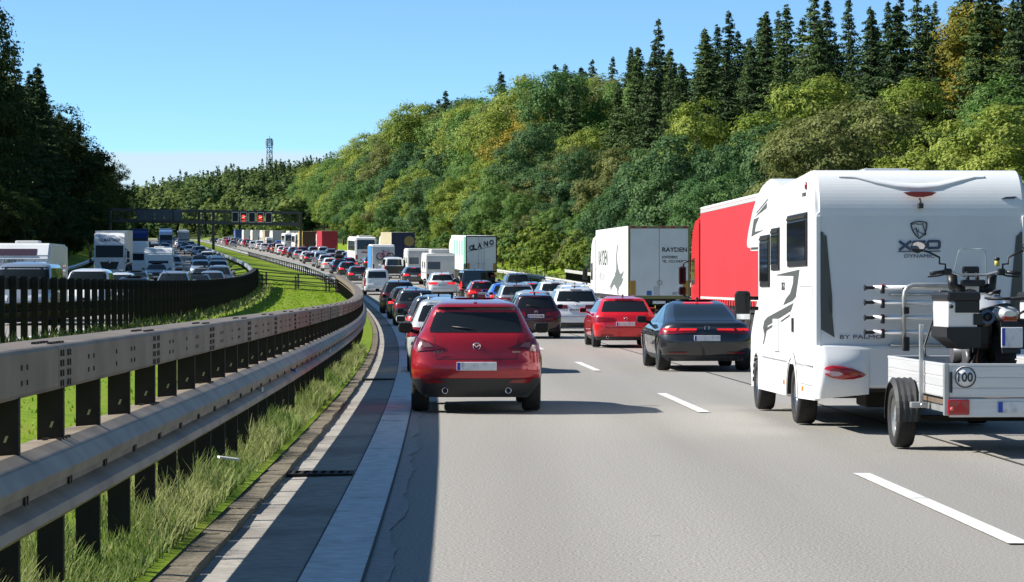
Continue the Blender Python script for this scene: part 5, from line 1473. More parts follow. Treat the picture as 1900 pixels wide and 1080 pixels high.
car('hatch', 'anthracite', 'dark hatchback with lit brake lights tucked between estate car and black people carrier', 757, 117.5, brake=True, far=False)
car('suv', 'black', 'black high roofed people carrier in the left lane behind the white van', 741, 130, far=False, cat='car')
car('mpv', 'white', 'white small window van in the left lane ahead of the black people carrier', 700, 180, far=False)
car('hatch', 'graphite', 'dark blue grey hatchback in the left lane ahead of the white small van', 665, 218)
car('hatch', 'anthracite', 'dark hatchback with lit brake lights beside the end of the slatted median rail', 646, 246, brake=True)
rb = car('estate', 'navy', 'navy estate car carrying a black roof box in the left lane', 632, 262)
MB().box(-.45, .45, 1.6, 3.5, 1.52, 1.90, .12).build('roof_box', M_black, rb)
car('hatch', 'white', 'white hatchback right ahead of the navy car with roof box', 614, 279)
car('suv', 'silver', 'silver crossover behind the ice blue van in the left lane', 605, 296)
car('mpv', 'ice', 'ice blue panel van in the left lane queue', 596, 311)
car('hatch', 'graphite', 'dark grey hatchback ahead of the ice blue van', 577, 336)
car('hatch', 'white', 'white hatchback two ahead of the ice blue van', 570, 356)
car('hatch', 'silver', 'silver hatchback beside the white coach in the left lane', 556, 378)
car('sedan', 'maroon', 'dark plum saloon in the left lane behind the small orange red car', 545, 402)
car('small_hatch', 'red', 'small orange red car in the left lane queue near the gantry', 533, 428)
car('hatch', 'white', 'white hatchback between orange red car and dark red van near the gantry', 524, 447)
car('van', 'darkred', 'dark red van in the left lane past the gantry', 515, 472)
car('suv', 'white', 'white crossover in the left lane ahead of the dark red van', 491, 510)
car('mpv', 'white', 'white people carrier in the left lane two ahead of the dark red van', 470, 572)
gl = 'tiny distant car in the queue beyond the gantry'; gg = 'distant cars in our queue beyond the gantry'
i = 0
for Y in (545, 610, 650, 690, 735, 780, 825):
    for d in (2.2, 6.0):
        if d == 2.2 and Y == 545: continue
        pc = ('white', 'silver', 'anthracite', 'red', 'grey', 'white', 'navy')[i % 7]; ty = ('hatch', 'suv', 'estate', 'mpv', 'sedan')[i % 5]; i += 1
        Yj = Y + random.uniform(-6, 6) + (9 if d > 5 else 0)
        car(ty, pc, gl, CX + F_PX * (road_x(Yj) + d) / Yj, Yj, group=gg)
# middle lanes
car('hatch', 'light', 'pale silver hatchback hidden behind the maroon hatchback roof', 993, 100, far=False)
car('suv', 'silver', 'silver crossover ahead of the pale hatchback in the middle lane', 961, 116, far=False)
car('hatch', 'blue', 'bright blue hatchback in the middle lane', 940, 136, far=False)
car('small_hatch', 'darkred', 'deep red hatchback behind the black van near the green lettered lorry', 895, 149, far=False, brake=True)
car('van', 'black', 'black van with lit brake lights below the green lettered lorry', 882, 161, far=False, brake=True)
car('suv', 'white', 'white crossover with lit brake lights behind the grey caravan', 821, 173, brake=True, far=False)
car('hatch', 'graphite', 'dark grey hatchback at the foot of the high white camper van', 768, 214)
pk = car('van', 'white', 'white double cab pickup style van with black tailgate behind the bicycle camper', 732, 239)
MB().box(-.82, .82, -.03, .0, .45, 1.15, .02).build('tailgate', M_black, pk)
car('suv', 'graphite', 'grey crossover on the right lane beside the verge guard rail', 962, 170, far=False)
car('hatch', 'lightblue', 'light blue hatchback peeping out beside the silver crossover', 988, 141, far=False)
car('suv', 'white', 'white crossover alongside the pale verge rail', 1031, 130, far=False)
car('suv', 'white', 'white crossover beside the nose of the white box lorry', 1070, 113, far=False)
lab = 'car in the middle lanes between the coaches and the dark blue lorry'; grp = 'cars between the coaches'
for k, (u, Y, ty, pc) in enumerate(((655, 318, 'suv', 'anthracite'), (645, 345, 'hatch', 'grey'), (632, 368, 'estate', 'brown'), (615, 375, 'suv', 'graphite'), (600, 395, 'mpv', 'light'), (582, 420, 'suv', 'grey'), (570, 455, 'hatch', 'white'), (690, 292, 'hatch', 'anthracite'), (648, 282, 'hatch', 'navy'))):
    car(ty, pc, lab, u, Y, group=grp)
lab = 'car queuing in the middle lane between coach and gantry'; grp = 'middle lane cars short of the gantry'
for k, Y in enumerate(range(330, 540, 15)):
    Yj = Y + random.uniform(-3, 3); car(('hatch', 'suv', 'estate', 'sedan', 'mpv')[k % 5], ('silver', 'anthracite', 'white', 'grey', 'darkred', 'navy', 'light')[k % 7], lab, CX + F_PX * (road_x(Yj) + 6.0) / Yj, Yj, group=grp)
lab = 'tiny car in the middle lane beyond the gantry'; grp = 'middle lane cars beyond the gantry'
for k, Y in enumerate(range(556, 840, 19)):
    Yj = Y + random.uniform(-4, 4); car(('van', 'hatch', 'suv', 'mpv')[k % 4], ('white', 'silver', 'grey', 'anthracite', 'red')[k % 5], lab, CX + F_PX * (road_x(Yj) + 6.1) / Yj, Yj, group=grp)
# lorries
M_ray = solid('refrigerator_white', (.80, .81, .80), .35); M_rayr = solid('refrigerator_shaded_rear', (.72, .74, .75), .35)  # the rear copy of this white has the shade mixed into it
M_redc = nmat('red_tarpaulin', (.62, .028, .035), (.54, .024, .03), .5, rough=.5, bump=.12, bscale=2.5)
M_olive = mat('frame_olive', (.20, .19, .07), .5)
ry = lorry('lorry', 'white refrigerated lorry with a grey swordfish printed on its side', 1223, 105, M_ray, M_rayr, M_ray, doors=False, H=4.0)
for ch in ry.children:
    if ch.name.startswith('rear_frame'): ch.data.materials[0] = M_olive
h = 1.25
put_text('RAYDEN', .18, M_print, ry, (.62, -.012, 3.05), bold=.022, width=1.0)
put_text('KORTENBERG', .10, M_print, ry, (.43, -.012, 2.75), bold=.012, width=.62); put_text('TEL. +32.2.334.09.09', .10, M_print, ry, (.62, -.012, 2.58), bold=.012, width=1.0)
put_text('GUF 74', .12, M_print, ry, (.68, -.012, 1.30), width=.28)
b = MB(); b.box(-.50, -.30, -.016, -.004, 1.22, 1.40); b.build('blue_sticker', mat('sticker_blue', (.02, .12, .35), .4), ry)
b = MB(); b.box(.86, 1.02, -.016, -.004, 1.24, 1.48); b.build('brown_sticker', mat('sticker_brown', (.25, .16, .05), .4), ry)
b = MB(); ribbon(b, [(.02 + .09 * math.cos(a), 1.72 + .09 * math.sin(a)) for a in np.linspace(0, 2 * math.pi, 15)[:-1]], .016, 'y', -.02, -.004, True); b.build('speed_ring', M_printg, ry)
MB().box(-.22, .0, -.016, -.004, 1.22, 1.58).build('grey_hatch', mat('hatch_grey', (.5, .52, .53), .5), ry)
b = MB()
for x in (-1.05, -.62, .15, .55, 1.05): b.box(x - .10, x + .10, -.02, .02, 3.92, 3.99, .01)
b.build('top_lamps', M_red, ry)
put_text('RAYDEN', .66, M_printg, ry, (-h - .006, 10.2, 2.75), -math.pi / 2, width=4.0, bold=.01)
put_text('AIRCARGO', .36, mat('print_pale_grey', (.45, .46, .46), .5), ry, (-h - .006, 10.2, 1.95), -math.pi / 2, width=3.8)
b = MB(); b.box(-h - .006, -h, 8.2, 12.2, 2.29, 2.31); b.build('underline', MATS['print_pale_grey'], ry)
M_fish = mat('print_fish_grey', (.13, .15, .14), .5)
fish = [(2.05, 3.36), (2.12, 3.1), (2.22, 2.7), (2.02, 2.28), (1.72, 2.05), (1.2, 2.2), (1.55, 1.86), (1.25, 1.92), (1.55, 1.65), (1.9, 1.5), (2.05, 1.28), (1.5, 1.10), (1.85, .98 + .22), (2.15, 1.02 + .2), (2.2, 1.42), (2.62, 1.62), (3.25, 1.30), (3.1, 1.52), (3.4, 1.42), (2.9, 1.78), (2.5, 2.0), (2.55, 2.25), (2.42, 2.05), (2.32, 2.3), (2.34, 2.75), (2.24, 3.2)]
fz = [(1.5 + (y - 1.2) * 2.75, z) for y, z in fish]
b = MB(); b.prism(fz, 'x', -h - .006, -h - .001); b.build('swordfish_graphic', M_fish, ry)
rd = lorry('lorry', 'red curtain sided articulated lorry partly hidden behind the white motorhome', 1517, 63.6, M_redc, M_redc, solid('cab_red', (.58, .018, .022), .3), roof_m=M_white, H=4.02)
b = MB(); b.box(-1.262, -1.245, .1, 13.5, 1.34, 1.40); b.build('pale_band', M_offwhite, rd)
MB().box(-1.262, -1.245, .1, 13.5, 3.84, 3.935).build('top_band', mat('band_grey', (.45, .46, .46), .5), rd)
for k in range(26):
    y = .6 + k * .5
    MB().box(-1.272, -1.25, y, y + .05, 1.10, 1.32).build('curtain_strap', M_galvd, rd)
M_og = solid('trailer_green', (.16, .40, .30), .45)
ol = lorry('lorry', 'white refrigerated lorry with dark green letters slanting across its rear doors', 893, 210, M_white, M_white, M_white, doors=True, H=4.0)
for ch in ol.children:
    if ch.name.startswith('rear_frame'): ch.data.materials[0] = M_frame
h = 1.25
b = MB()
for k in range(5): b.box(-h - .008, -h - .001, .3 + k * 2.3, .3 + k * 2.3 + 1.5, 2.4, 3.6)
b.build('green_lettering', mat('print_mint', (.25, .5, .42), .5), ol)
MB().box(-h - .01, -h - .001, .1, 2.0, 1.2, 3.9).build('green_panel', M_og, ol)
for ch_, x, z in (('O', -.80, 3.02), ('L', -.52, 3.08), ('A', -.14, 3.20), ('N', .36, 3.36), ('O', .82, 3.46)):
    put_text(ch_, .44, mat('print_dark_green', (.015, .04, .035), .5), ol, (x, -.028, z), bold=.06, width=.37)
b = MB(); ribbon(b, [(-1.05, 2.72), (1.05, 3.20)], .03, 'y', -.02, -.006); b.build('underline', MATS['print_dark_green'], ol)
yb = lorry('lorry', 'curtain sided lorry with dark blue rear doors and cream sides by the trees', 748, 280, solid('cream_side', (.50, .45, .30)), solid('dark_blue_rear', (.02, .03, .075)), M_white, detail=1, doors=False, H=4.15)
b = MB(); b.lathe([(.55, 0), (.5, -.006), (.001, -.007)], (.65, -.008, 3.2), 'y', 20); b.build('sun_emblem', mat('emblem_ochre', (.30, .22, .07), .5), yb)
lorry('lorry', 'dark red container lorry in the right lane by the gantry', 612, 415, solid('dark_red', (.42, .03, .05)), solid('dark_red', (.42, .03, .05)), M_white, detail=1, doors=False, H=4.1)
lorry('lorry', 'brown and yellow lorry between the white coach and the dark red lorry', 575, 448, solid('yellow_side', (.55, .40, .12)), solid('brown_rear', (.10, .05, .03)), M_white, detail=1, doors=False)
for u, Y, lb in ((549, 520, 'white lorry behind the far white coach'), (496, 640, 'cream box lorry past the gantry, the largest of the far white lorries'), (477, 700, 'grey sided white lorry past the gantry next to the cream lorry'), (460, 760, 'white lorry in a distant row of lorries with a blue one behind')):
    lorry('lorry', lb, u, Y, M_offwhite, M_offwhite, M_white, detail=1, doors=False)
lorry('lorry', 'blue topped lorry at the distant end of our queue', 444, 830, solid('far_blue', (.05, .10, .3)), solid('far_blue', (.05, .10, .3)), M_white, detail=1, doors=False)
for Y, lb, m_ in ((560, 'silver box lorry in the right lane just past the gantry', solid('silver_box', (.55, .57, .58))), (600, 'tan curtain sided lorry in the right lane past the gantry', solid('tan_curtain', (.42, .36, .26)))):
    lorry('lorry', lb, CX + F_PX * (road_x(Y) + 10.3) / Y, Y, m_, m_, M_white, detail=1, doors=False)
bus('white coach with dark rear window and peach stripe beside the bicycle camper', 679, 303)
bus('white coach near the gantry seen between dark red lorry and camper', 560, 478)
bus('second white coach near the gantry half hidden by another coach', 540, 496)
# campers and caravans
box_camper('grey white caravan with a long roof box behind the white crossover', 817, 207, L=5.2, H=2.62, cabin=False, roofbox=True, oname='caravan', cat='caravan', col=M_offwhite, wheels=(2.3, 3.0))
box_camper('high white camper van ahead of the dark grey hatchback', 777, 237, L=4.6, W=2.05, H=2.75, col=M_offwhite, low=True, wheels=(1.2,))
bk = box_camper('white camper with bicycles hung on its back, next to the coach', 711, 262, L=5.2, H=2.95, rear_win=False, low=True)
MB().box(-1.19, -1.15, .1, 5.0, .6, 2.8).build('side_panel', solid('sky_blue_side', (.07, .26, .55)), bk)
def bicycle(label, loc, rz, frame_m, tilt=0):
    t = thing('bicycle', label, 'bicycle', loc, rz)
    for x in (-.52, .52):
        w = MB(); w.tube([(x + .33 * math.cos(a), 0, .33 + .33 * math.sin(a)) for a in np.linspace(0, 2 * math.pi, 21)[:-1]], .028, 6, closed=True); o = w.build('wheel', M_rubber, t)
        s = MB()
        for k in range(6): s.tube([(x, 0, .33), (x + .32 * math.cos(k * 1.047), 0, .33 + .32 * math.sin(k * 1.047))], .006, 4)
        s.build('spokes', M_galvl, o)
    f = MB(); f.tube([(-.52, 0, .33), (-.10, 0, .30), (.34, 0, .78), (-.2, 0, .82), (-.10, 0, .30)], .026, 6); f.tube([(-.52, 0, .33), (-.2, 0, .82)], .018, 6); f.tube([(.52, 0, .33), (.34, 0, .85)], .022, 6); f.build('frame', frame_m, t)
    MB().tube([(.34, -.28, .98), (.34, 0, .95), (.34, .28, .98)], .018, 6).build('handlebar', M_black, t)
    MB().box(-.36, -.10, -.06, .06, .90, .95, .02).build('saddle', M_black, t)
    return t
g0 = bk.location
for k, (dz, m_) in enumerate(((1.45, mat('bike_red', (.5, .02, .06), .4)), (1.45, mat('bike_plum', (.12, .02, .08), .4)))):
    bc = bicycle('red bicycle' + ' hung on the back of the white camper' if k == 0 else 'dark plum bicycle hung behind the red one on the camper', (0, 0, 0), 0, m_)
    v = Matrix.Translation(g0) @ bk.rotation_euler.to_matrix().to_4x4() @ Vector((.12 + .1 * k, -.62 + .30 * k, dz)); bc.location = v; bc.rotation_euler = bk.rotation_euler
cr = MB(); cr.box(-.8, 1.0, -.70, .02, 1.38, 1.43, .01); cr.tube([(-.5, -.02, 1.1), (-.5, -.6, 1.4)], .02, 6); cr.tube([(.6, -.02, 1.1), (.6, -.6, 1.4)], .02, 6); cr.build('bike_carrier', M_galvl, bk)
box_camper('white caravan beside a blue van near the far coaches', 504, 560, L=5.2, H=2.6, cabin=False, oname='caravan', cat='caravan')
car('van', 'blue', 'bright blue van beside the white caravan near the far coaches', 519, 545)
# ================================================================== oncoming traffic
v1 = car('van', 'silver', 'silver van with a wide windscreen pulling the white caravan on the oncoming lanes', 32, 80, True, far=False)
cv = box_camper('white touring caravan behind the silver oncoming van', 28, 87, L=5.4, H=2.62, W=2.25, cabin=False, oncoming=True, oname='caravan', cat='caravan', wheels=(2.2,), front_win='high')
put_text('LMC LIBERTY', .10, M_print, cv, (.25, 5.345, 2.02), math.pi, width=1.1, bold=.01, shear=.2)
car('mpv', 'white', 'white high roofed van on the oncoming lanes behind the dark guard rail', 156, 102, True, far=False)
car('sedan', 'black', 'black car roof showing just above the dark guard rail beside the white van', 240, 116, True, far=False)
car('suv', 'silver', 'silver car with broad windscreen just above the dark guard rail', 318, 127, True, far=False)
car('sedan', 'graphite', 'dark grey saloon between two silver oncoming cars at the guard rail', 361, 139, True, far=False)
car('hatch', 'silver', 'silver hatchback where the dark guard rail bends away', 391, 153, True)
car('hatch', 'white', 'white car half hidden below the white oncoming lorry', 219, 141, True)
car('sedan', 'anthracite', 'dark saloon in front of the oncoming white lorry', 247, 156, True)
car('sedan', 'black', 'black saloon pulling a white caravan on the oncoming lanes', 289, 199, True)
box_camper('white caravan with a dark front window behind the black oncoming saloon', 294, 206.5, L=5.0, H=2.55, W=2.25, cabin=False, oncoming=True, oname='caravan', cat='caravan')
oncL = (('suv', 'graphite', 404, 167), ('sedan', 'silver', 376, 178), ('hatch', 'light', 407, 186), ('suv', 'black', 404, 203), ('hatch', 'ice', 372, 218), ('suv', 'navy', 404, 226), ('hatch', 'silver', 400, 252), ('sedan', 'grey', 371, 262), ('hatch', 'white', 385, 300), ('sedan', 'light', 378, 330), ('suv', 'graphite', 372, 262 + 95), ('hatch', 'silver', 366, 385), ('hatch', 'black', 360, 415), ('sedan', 'ice', 358, 450), ('suv', 'silver', 354, 490))
names = ('grey crossover', 'silver saloon', 'pale hatchback', 'black crossover', 'ice blue hatchback', 'navy crossover', 'silver hatchback', 'grey saloon', 'white hatchback', 'light grey saloon', 'dark grey crossover', 'far silver hatchback', 'far black hatchback', 'far ice blue saloon', 'far silver crossover')
place_ = ('at the bend of the dark guard rail', 'beside the crossover at the rail bend', 'right behind the grey crossover at the rail bend', 'in the oncoming queue along the pale rail', 'in the oncoming queue next to open asphalt', 'in the oncoming queue behind the black crossover', 'in the oncoming queue behind the navy crossover', 'in the oncoming queue next to the silver hatchback', 'in the oncoming queue well behind the grey saloon', 'in the oncoming queue behind the white hatchback', 'in the oncoming queue behind the light grey saloon', 'approaching from the gantry on the inner lane', 'approaching from the gantry behind a silver hatchback', 'right under the gantry on the oncoming side', 'just past the gantry on the oncoming side')
for (ty, pc, u, Y), n1, n2 in zip(oncL, names, place_):
    car(ty, pc, n1 + ' ' + n2, u, Y, True)
gl, gg = 'oncoming car in the middle lane queue behind the white caravan', 'oncoming cars behind the caravan'
for k, Y in enumerate((222, 236, 250, 266, 284, 304, 326, 350)):
    d = -14.4 + random.uniform(-.3, .3); X = road_x(Y) + d
    car(('hatch', 'suv', 'sedan', 'estate')[k % 4], ('anthracite', 'grey', 'silver', 'navy', 'black')[k % 5], gl, CX + F_PX * X / Y, Y, True, group=gg)
gl, gg = 'tiny oncoming car near the gantry', 'tiny oncoming cars near the gantry'
for k in range(14):
    Y = 400 + k * 30; d = (-10.8, -14.4)[k % 2]; X = road_x(Y) + d
    car(('hatch', 'suv', 'sedan', 'estate')[k % 4], ('silver', 'white', 'anthracite', 'grey', 'navy')[k % 5], gl, CX + F_PX * X / Y, Y, True, group=gg)
w = lorry('lorry', 'white articulated lorry with roof lettering heading the oncoming outer lane', 203, 208, M_white, M_white, M_white, oncoming=True, detail=1, doors=False, H=3.9)
put_text('CE MARITANA', .24, mat('print_navy', (.02, .05, .18), .5), w, (0, 13.6 + .45 + 2.02, 3.18), math.pi, width=1.7, bold=.02)
n_ = lorry('lorry', 'dark blue articulated lorry facing us on the oncoming outer lane', 257, 349, solid('navy_side', (.02, .05, .2)), solid('navy_side', (.02, .05, .2)), solid('navy_cab', (.015, .045, .22)), oncoming=True, detail=1, doors=False)
lorry('lorry', 'blue grey lorry with pale box facing us beyond the dark blue lorry', 308, 498, solid('pale_blue', (.35, .48, .62)), solid('pale_blue', (.35, .48, .62)), solid('pale_blue_cab', (.10, .2, .4)), oncoming=True, detail=1, doors=False)
bus('dark windowed coach facing us under the gantry on the oncoming side', 341, 560, oncoming=True, col=solid('coach_grey', (.25, .32, .4)))
box_camper('pale blue white camper half hidden behind the white oncoming lorry', 250, 236, L=5.0, H=2.9, oncoming=True, low=True)
car('van', 'grey', 'grey van with lit headlights beside the dark blue oncoming lorry', 284, 372, True)
# ================================================================== gantry and mast
def gantry():
    Y = 450.0; k = Y / F_PX
    X = lambda u: (u - CX) * k
    Z = lambda v: EYE + (CY - v) * k
    t = thing('sign_gantry', 'dark steel sign gantry with variable signs spanning both carriageways', 'gantry', (X(396), Y, road_z(Y)))
    ox, oz = X(396), road_z(Y)
    def q(u, v): return (X(u) - ox, Z(v) - oz)
    M_g = mat('gantry_steel', (.085, .095, .095), .6, .3)
    for u in (204, 369, 396, 558):
        x, z = q(u, 388 + (u - 222) * .018); MB().box(x - .22, x + .22, -.3, .3, -.5 if u not in (204,) else -.5, z, .03).build('mast', M_g, t)
    for v0, v1, hh in ((389, 395, .22), (408.5, 416, .32)):
        for y in (-.8, .8):
            x0, z0 = q(204, v0); x1, z1 = q(558, v1)
            MB().add([(x0, y - .12, z0 - hh), (x0, y + .12, z0 - hh), (x0, y + .12, z0 + hh), (x0, y - .12, z0 + hh), (x1, y - .12, z1 - hh), (x1, y + .12, z1 - hh), (x1, y + .12, z1 + hh), (x1, y - .12, z1 + hh)], [(0, 1, 2, 3), (7, 6, 5, 4), (0, 4, 5, 1), (1, 5, 6, 2), (2, 6, 7, 3), (3, 7, 4, 0)]).build('chord', M_g, t)
    for u in np.arange(215, 556, 13.5):
        x, z0 = q(u, 408 + (u - 204) * .021); _, z1 = q(u, 389 + (u - 204) * .017)
        MB().box(x - .07, x + .07, -.85, -.75, z0, z1).build('strut', M_g, t)
    for h in (.3, .6):
        x0, z0 = q(206, 401 - h * 9); x1, z1 = q(556, 408 - h * 9); MB().tube([(x0, -.8, z0), (x1, -.8, z1)], .04, 5).build('handrail', M_g, t)
    for i in range(5):
        x0, z0 = q(256 + i * 17, 410); x1, z1 = q(256 + i * 17 + 15.5, 390.5)
        MB().box(x0, x1, -1.3, -.95, z0, z1, .03).build('sign_back', nmat('sign_back_blue', (.085, .115, .145), (.065, .09, .115), 2, rough=.5), t)
    for i in range(5):
        x0, z0 = q(431.5 + i * 15.5, 412.5 + i * .3); x1, z1 = q(431.5 + i * 15.5 + 12.6, 393.5 + i * .3)
        p = MB().box(x0, x1, -1.25, -.95, z0, z1, .03).build('sign_panel', M_black, t)
        b = MB(); ribbon(b, [(x0 + .05, z0 + .05), (x1 - .05, z0 + .05), (x1 - .05, z1 - .05), (x0 + .05, z1 - .05)], .10, 'y', -1.262, -1.24, True); b.build('sign_border', mat('border_white', (.7, .72, .72), .5), p)
        if i in (1, 3):
            xm, zm = (x0 + x1) / 2, (z0 + z1) / 2; ml = mat('sign_lit_red', (.5, .03, .02), .5, emit=(1, .10, .06), estr=.5)
            b = MB(); b.prism([(xm - .42, zm + .12), (xm - .2, zm + .42), (xm + .25, zm + .34), (xm + .42, zm + .05), (xm + .1, zm - .02)], 'y', -1.262, -1.245); b.prism([(xm - .42, zm - .3), (xm - .3, zm - .02), (xm + .2, zm - .14), (xm + .42, zm - .4)], 'y', -1.262, -1.245); b.box(xm - .35, xm + .35, -1.262, -1.245, zm - .72, zm - .56); b.build('lit_symbol', ml, p)
            b = MB(); b.prism([(xm - .2, zm - .06), (xm + .3, zm + .02), (xm + .3, zm + .07), (xm - .2, zm)], 'y', -1.266, -1.263); b.build('lit_symbol', mat('sign_lit_white', (.8, .8, .75), .5, emit=(1, .9, .8), estr=.8), p)
    return t
gantry()
def mast_tower():
    Y = 1330.0; k = Y / F_PX; X0 = (500 - CX) * k; zb = ground_z(X0, Y); zt = EYE + (CY - 257) * k; H = zt - zb
    t = thing('lattice_mast', 'slender steel lattice radio mast rising above the distant wooded hill', 'mast', (X0, Y, zb))
    M_t = mat('mast_grey', (.30, .33, .35), .6, .3); M_td = mat('mast_dark', (.08, .09, .1), .6)
    wv = lambda z: 1.9 - .75 * z / H
    for sx in (-1, 1):
        for sy in (-1, 1): MB().tube([(sx * wv(-3), sy * wv(-3), -3), (sx * wv(H), sy * wv(H), H)], .16, 5).build('leg', M_t, t)
    n = 9; b = MB()
    for i in range(n):
        z0, z1 = H * i / n, H * (i + 1) / n
        for (ax, s) in (('x', -1), ('x', 1), ('y', -1), ('y', 1)):
            def c(sg, z): return (sg * wv(z), s * wv(z), z) if ax == 'x' else (s * wv(z), sg * wv(z), z)
            b.tube([c(-1, z0), c(1, z1)], .07, 4); b.tube([c(1, z0), c(-1, z1)], .07, 4); b.tube([c(-1, z1), c(1, z1)], .08, 4)
    b.build('bracing', M_t, t)
    for z in (H * .60, H * .86, H * .985): MB().box(-wv(z) - .5, wv(z) + .5, -wv(z) - .5, wv(z) + .5, z - .15, z + .05).build('platform', M_td, t)
    for a in range(6):
        x, y = 1.7 * math.cos(a * 1.047), 1.7 * math.sin(a * 1.047); MB().box(x - .2, x + .2, y - .15, y + .15, H * .88, H * .97, .04).build('antenna', mat('antenna_grey', (.45, .47, .5), .5), t)
    d = MB(); d.lathe([(.6, 0), (.55, -.3), (.001, -.4)], (.3, -1.6, H * .80), 'y', 14); d.build('dish', MATS['antenna_grey'], t)
    MB().tube([(0, 0, H * .6), (0, 0, H + 1.5)], .12, 6).build('cable_run', M_td, t)
mast_tower()
# little roadside things on the right verge
def marker(label, Y, d, m):
    p = PG(Y, d); t = thing('marker_post', label, 'post', p)
    MB().box(-.06, .06, -.05, .05, -.3, 1.0, .02).build('post', M_white, t); MB().box(-.062, .062, -.053, .053, .72, .86).build('band', m, t)
marker('white delineator post with black band behind the pale rail', 220, 17.0, M_black)
t = thing('small_sign', 'small blue plate on a post behind the pale verge rail', 'sign', PG(186, 17.0))
MB().tube([(0, 0, -.3), (0, 0, 2.1)], .035, 6).build('post', M_galvl, t); MB().box(-.32, .32, -.03, -.01, 1.5, 2.1, .008).build('plate', mat('plate_blue', (.03, .10, .25), .4), t)
# ================================================================== vegetation
M_bark = nmat('grey_bark', (.11, .095, .075), (.055, .047, .038), 9, 8, rough=.95, bump=.5, stretch=(1, 1, .25))
LEAF = dict(
    green=leaf_mat('leaf_green', (.075, .165, .036), (.215, .325, .09)),
    yellow=leaf_mat('leaf_yellow_green', (.14, .215, .032), (.335, .39, .08)),
    olive=leaf_mat('leaf_olive', (.095, .13, .04), (.23, .25, .085)),
    deep=leaf_mat('leaf_deep_green', (.05, .128, .04), (.14, .245, .075)),
    blue=leaf_mat('leaf_blue_green', (.045, .11, .045), (.125, .215, .078)),
    autumn=leaf_mat('leaf_autumn', (.17, .18, .03), (.36, .28, .045)),
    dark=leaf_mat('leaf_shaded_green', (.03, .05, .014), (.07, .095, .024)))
NEEDLE = dict(dark=leaf_mat('needle_dark', (.03, .06, .024), (.075, .12, .042), .4, .1), mid=leaf_mat('needle_green', (.05, .095, .03), (.115, .17, .055), .4, .12))

def leaves(cent, nrm, size, aspect=.62, seed=0):
    """one folded diamond a leaf; cent, nrm (n,3); size (n,)"""
    r = np.random.default_rng(seed)
    n = len(cent)
    a = r.normal(size=(n, 3)); a -= nrm * (a * nrm).sum(1, keepdims=True); a /= np.linalg.norm(a, axis=1, keepdims=True) + 1e-9
    b = np.cross(nrm, a)
    s = size[:, None]
    p0 = cent - a * s * .5; p2 = cent + a * s * .5
    p1 = cent + b * s * aspect * .5 + nrm * s * .10; p3 = cent - b * s * aspect * .5 + nrm * s * .10
    v = np.stack([p0, p1, p2, p3], 1).reshape(-1, 3)
    f = np.arange(n * 4).reshape(n, 4)
    return v, f
def broadleaf(name, h, seed, nclump=95, nleaf=95, leaf=.34, rw=.30, base=.16, lobes=7):
    r = np.random.default_rng(seed)
    zc, rz, rx = h * (base + (1 - base) * .5), h * (1 - base) * .5, h * rw
    # lobes: a few big sub-crowns give the outline bumps and gaps
    lob = []
    for k in range(lobes):
        a = 2 * math.pi * k / lobes + r.uniform(-.4, .4); t = r.uniform(-.75, .8)
        rad = rx * math.sqrt(max(.05, 1 - t * t)) * r.uniform(.45, .75)
        lob.append((math.cos(a) * rad, math.sin(a) * rad, zc + t * rz * .85, rx * r.uniform(.42, .62)))
    lob.append((0, 0, zc + rz * .62, rx * .5)); lob.append((0, 0, zc, rx * .65))
    cs, ns, ss, ts = [], [], [], []
    got = []
    for k in range(nclump * 6):
        if len(got) >= nclump: break
        L = lob[r.integers(len(lob))]
        d = r.normal(size=3); d /= np.linalg.norm(d)
        if d[2] < -.3: d[2] *= -.5
        c = np.array(L[:3]) + d * L[3] * r.uniform(.6, 1.12)
        c[2] = max(c[2], h * base * .7)
        rc = h * r.uniform(.034, .074)
        if any(np.linalg.norm(c - g) < (rc + q) * .62 for g, q in got): continue
        got.append((c, rc))
        m = int(nleaf * (rc / (h * .055)) ** 2 * r.uniform(.75, 1.25))
        q = r.normal(size=(m, 3)); q /= np.linalg.norm(q, axis=1, keepdims=True)
        q = np.where((q @ d)[:, None] < -.2, -q, q)          # leaves sit on the outer side of their twig bunch
        rad = rc * (.35 + .8 * r.uniform(0, 1, size=(m, 1)) ** .7) * (1 + .25 * np.sin(q[:, :1] * 6 + k) * np.cos(q[:, 1:2] * 7))
        pos = c + q * rad * np.array([1.2, 1.2, .85])
        nn = q * .9 + d * .5 + np.array([0, 0, .45]) + r.normal(size=(m, 3)) * .4
        nn /= np.linalg.norm(nn, axis=1, keepdims=True)
        cs.append(pos); ns.append(nn); ss.append(leaf * r.uniform(.55, 1.3, size=m))
        ts.append(np.clip(r.uniform(.1, .9) + r.normal(size=m) * .16, 0, 1))
    cs, ns, ss, ts = map(np.concatenate, (cs, ns, ss, ts))
    v, f = leaves(cs, ns, ss, seed=seed)
    crown = np_mesh(name + '_crown', v, f, LEAF['green'], ts)
    b = MB()
    bend = [(r.uniform(-.02, .02) * h, r.uniform(-.02, .02) * h) for _ in range(4)]
    pts = [(0, 0, -.5), (bend[0][0], bend[0][1], h * .25), (bend[1][0], bend[1][1], h * .55), (bend[2][0], bend[2][1], h * .86)]
    b.tube(pts, [h * .017, h * .013, h * .008, h * .002], 7)
    for L in lob[:-1]:
        z0 = min(h * r.uniform(.2, .5), L[2] * .8)
        b.tube([(bend[0][0], bend[0][1], z0), (L[0] * .55, L[1] * .55, (z0 + L[2]) / 2 + h * .02), (L[0], L[1], L[2] + L[3] * .5)], [h * .007, h * .005, h * .0015], 5)
    trunk = b.mesh(name + '_trunk', M_bark)
    return crown, trunk
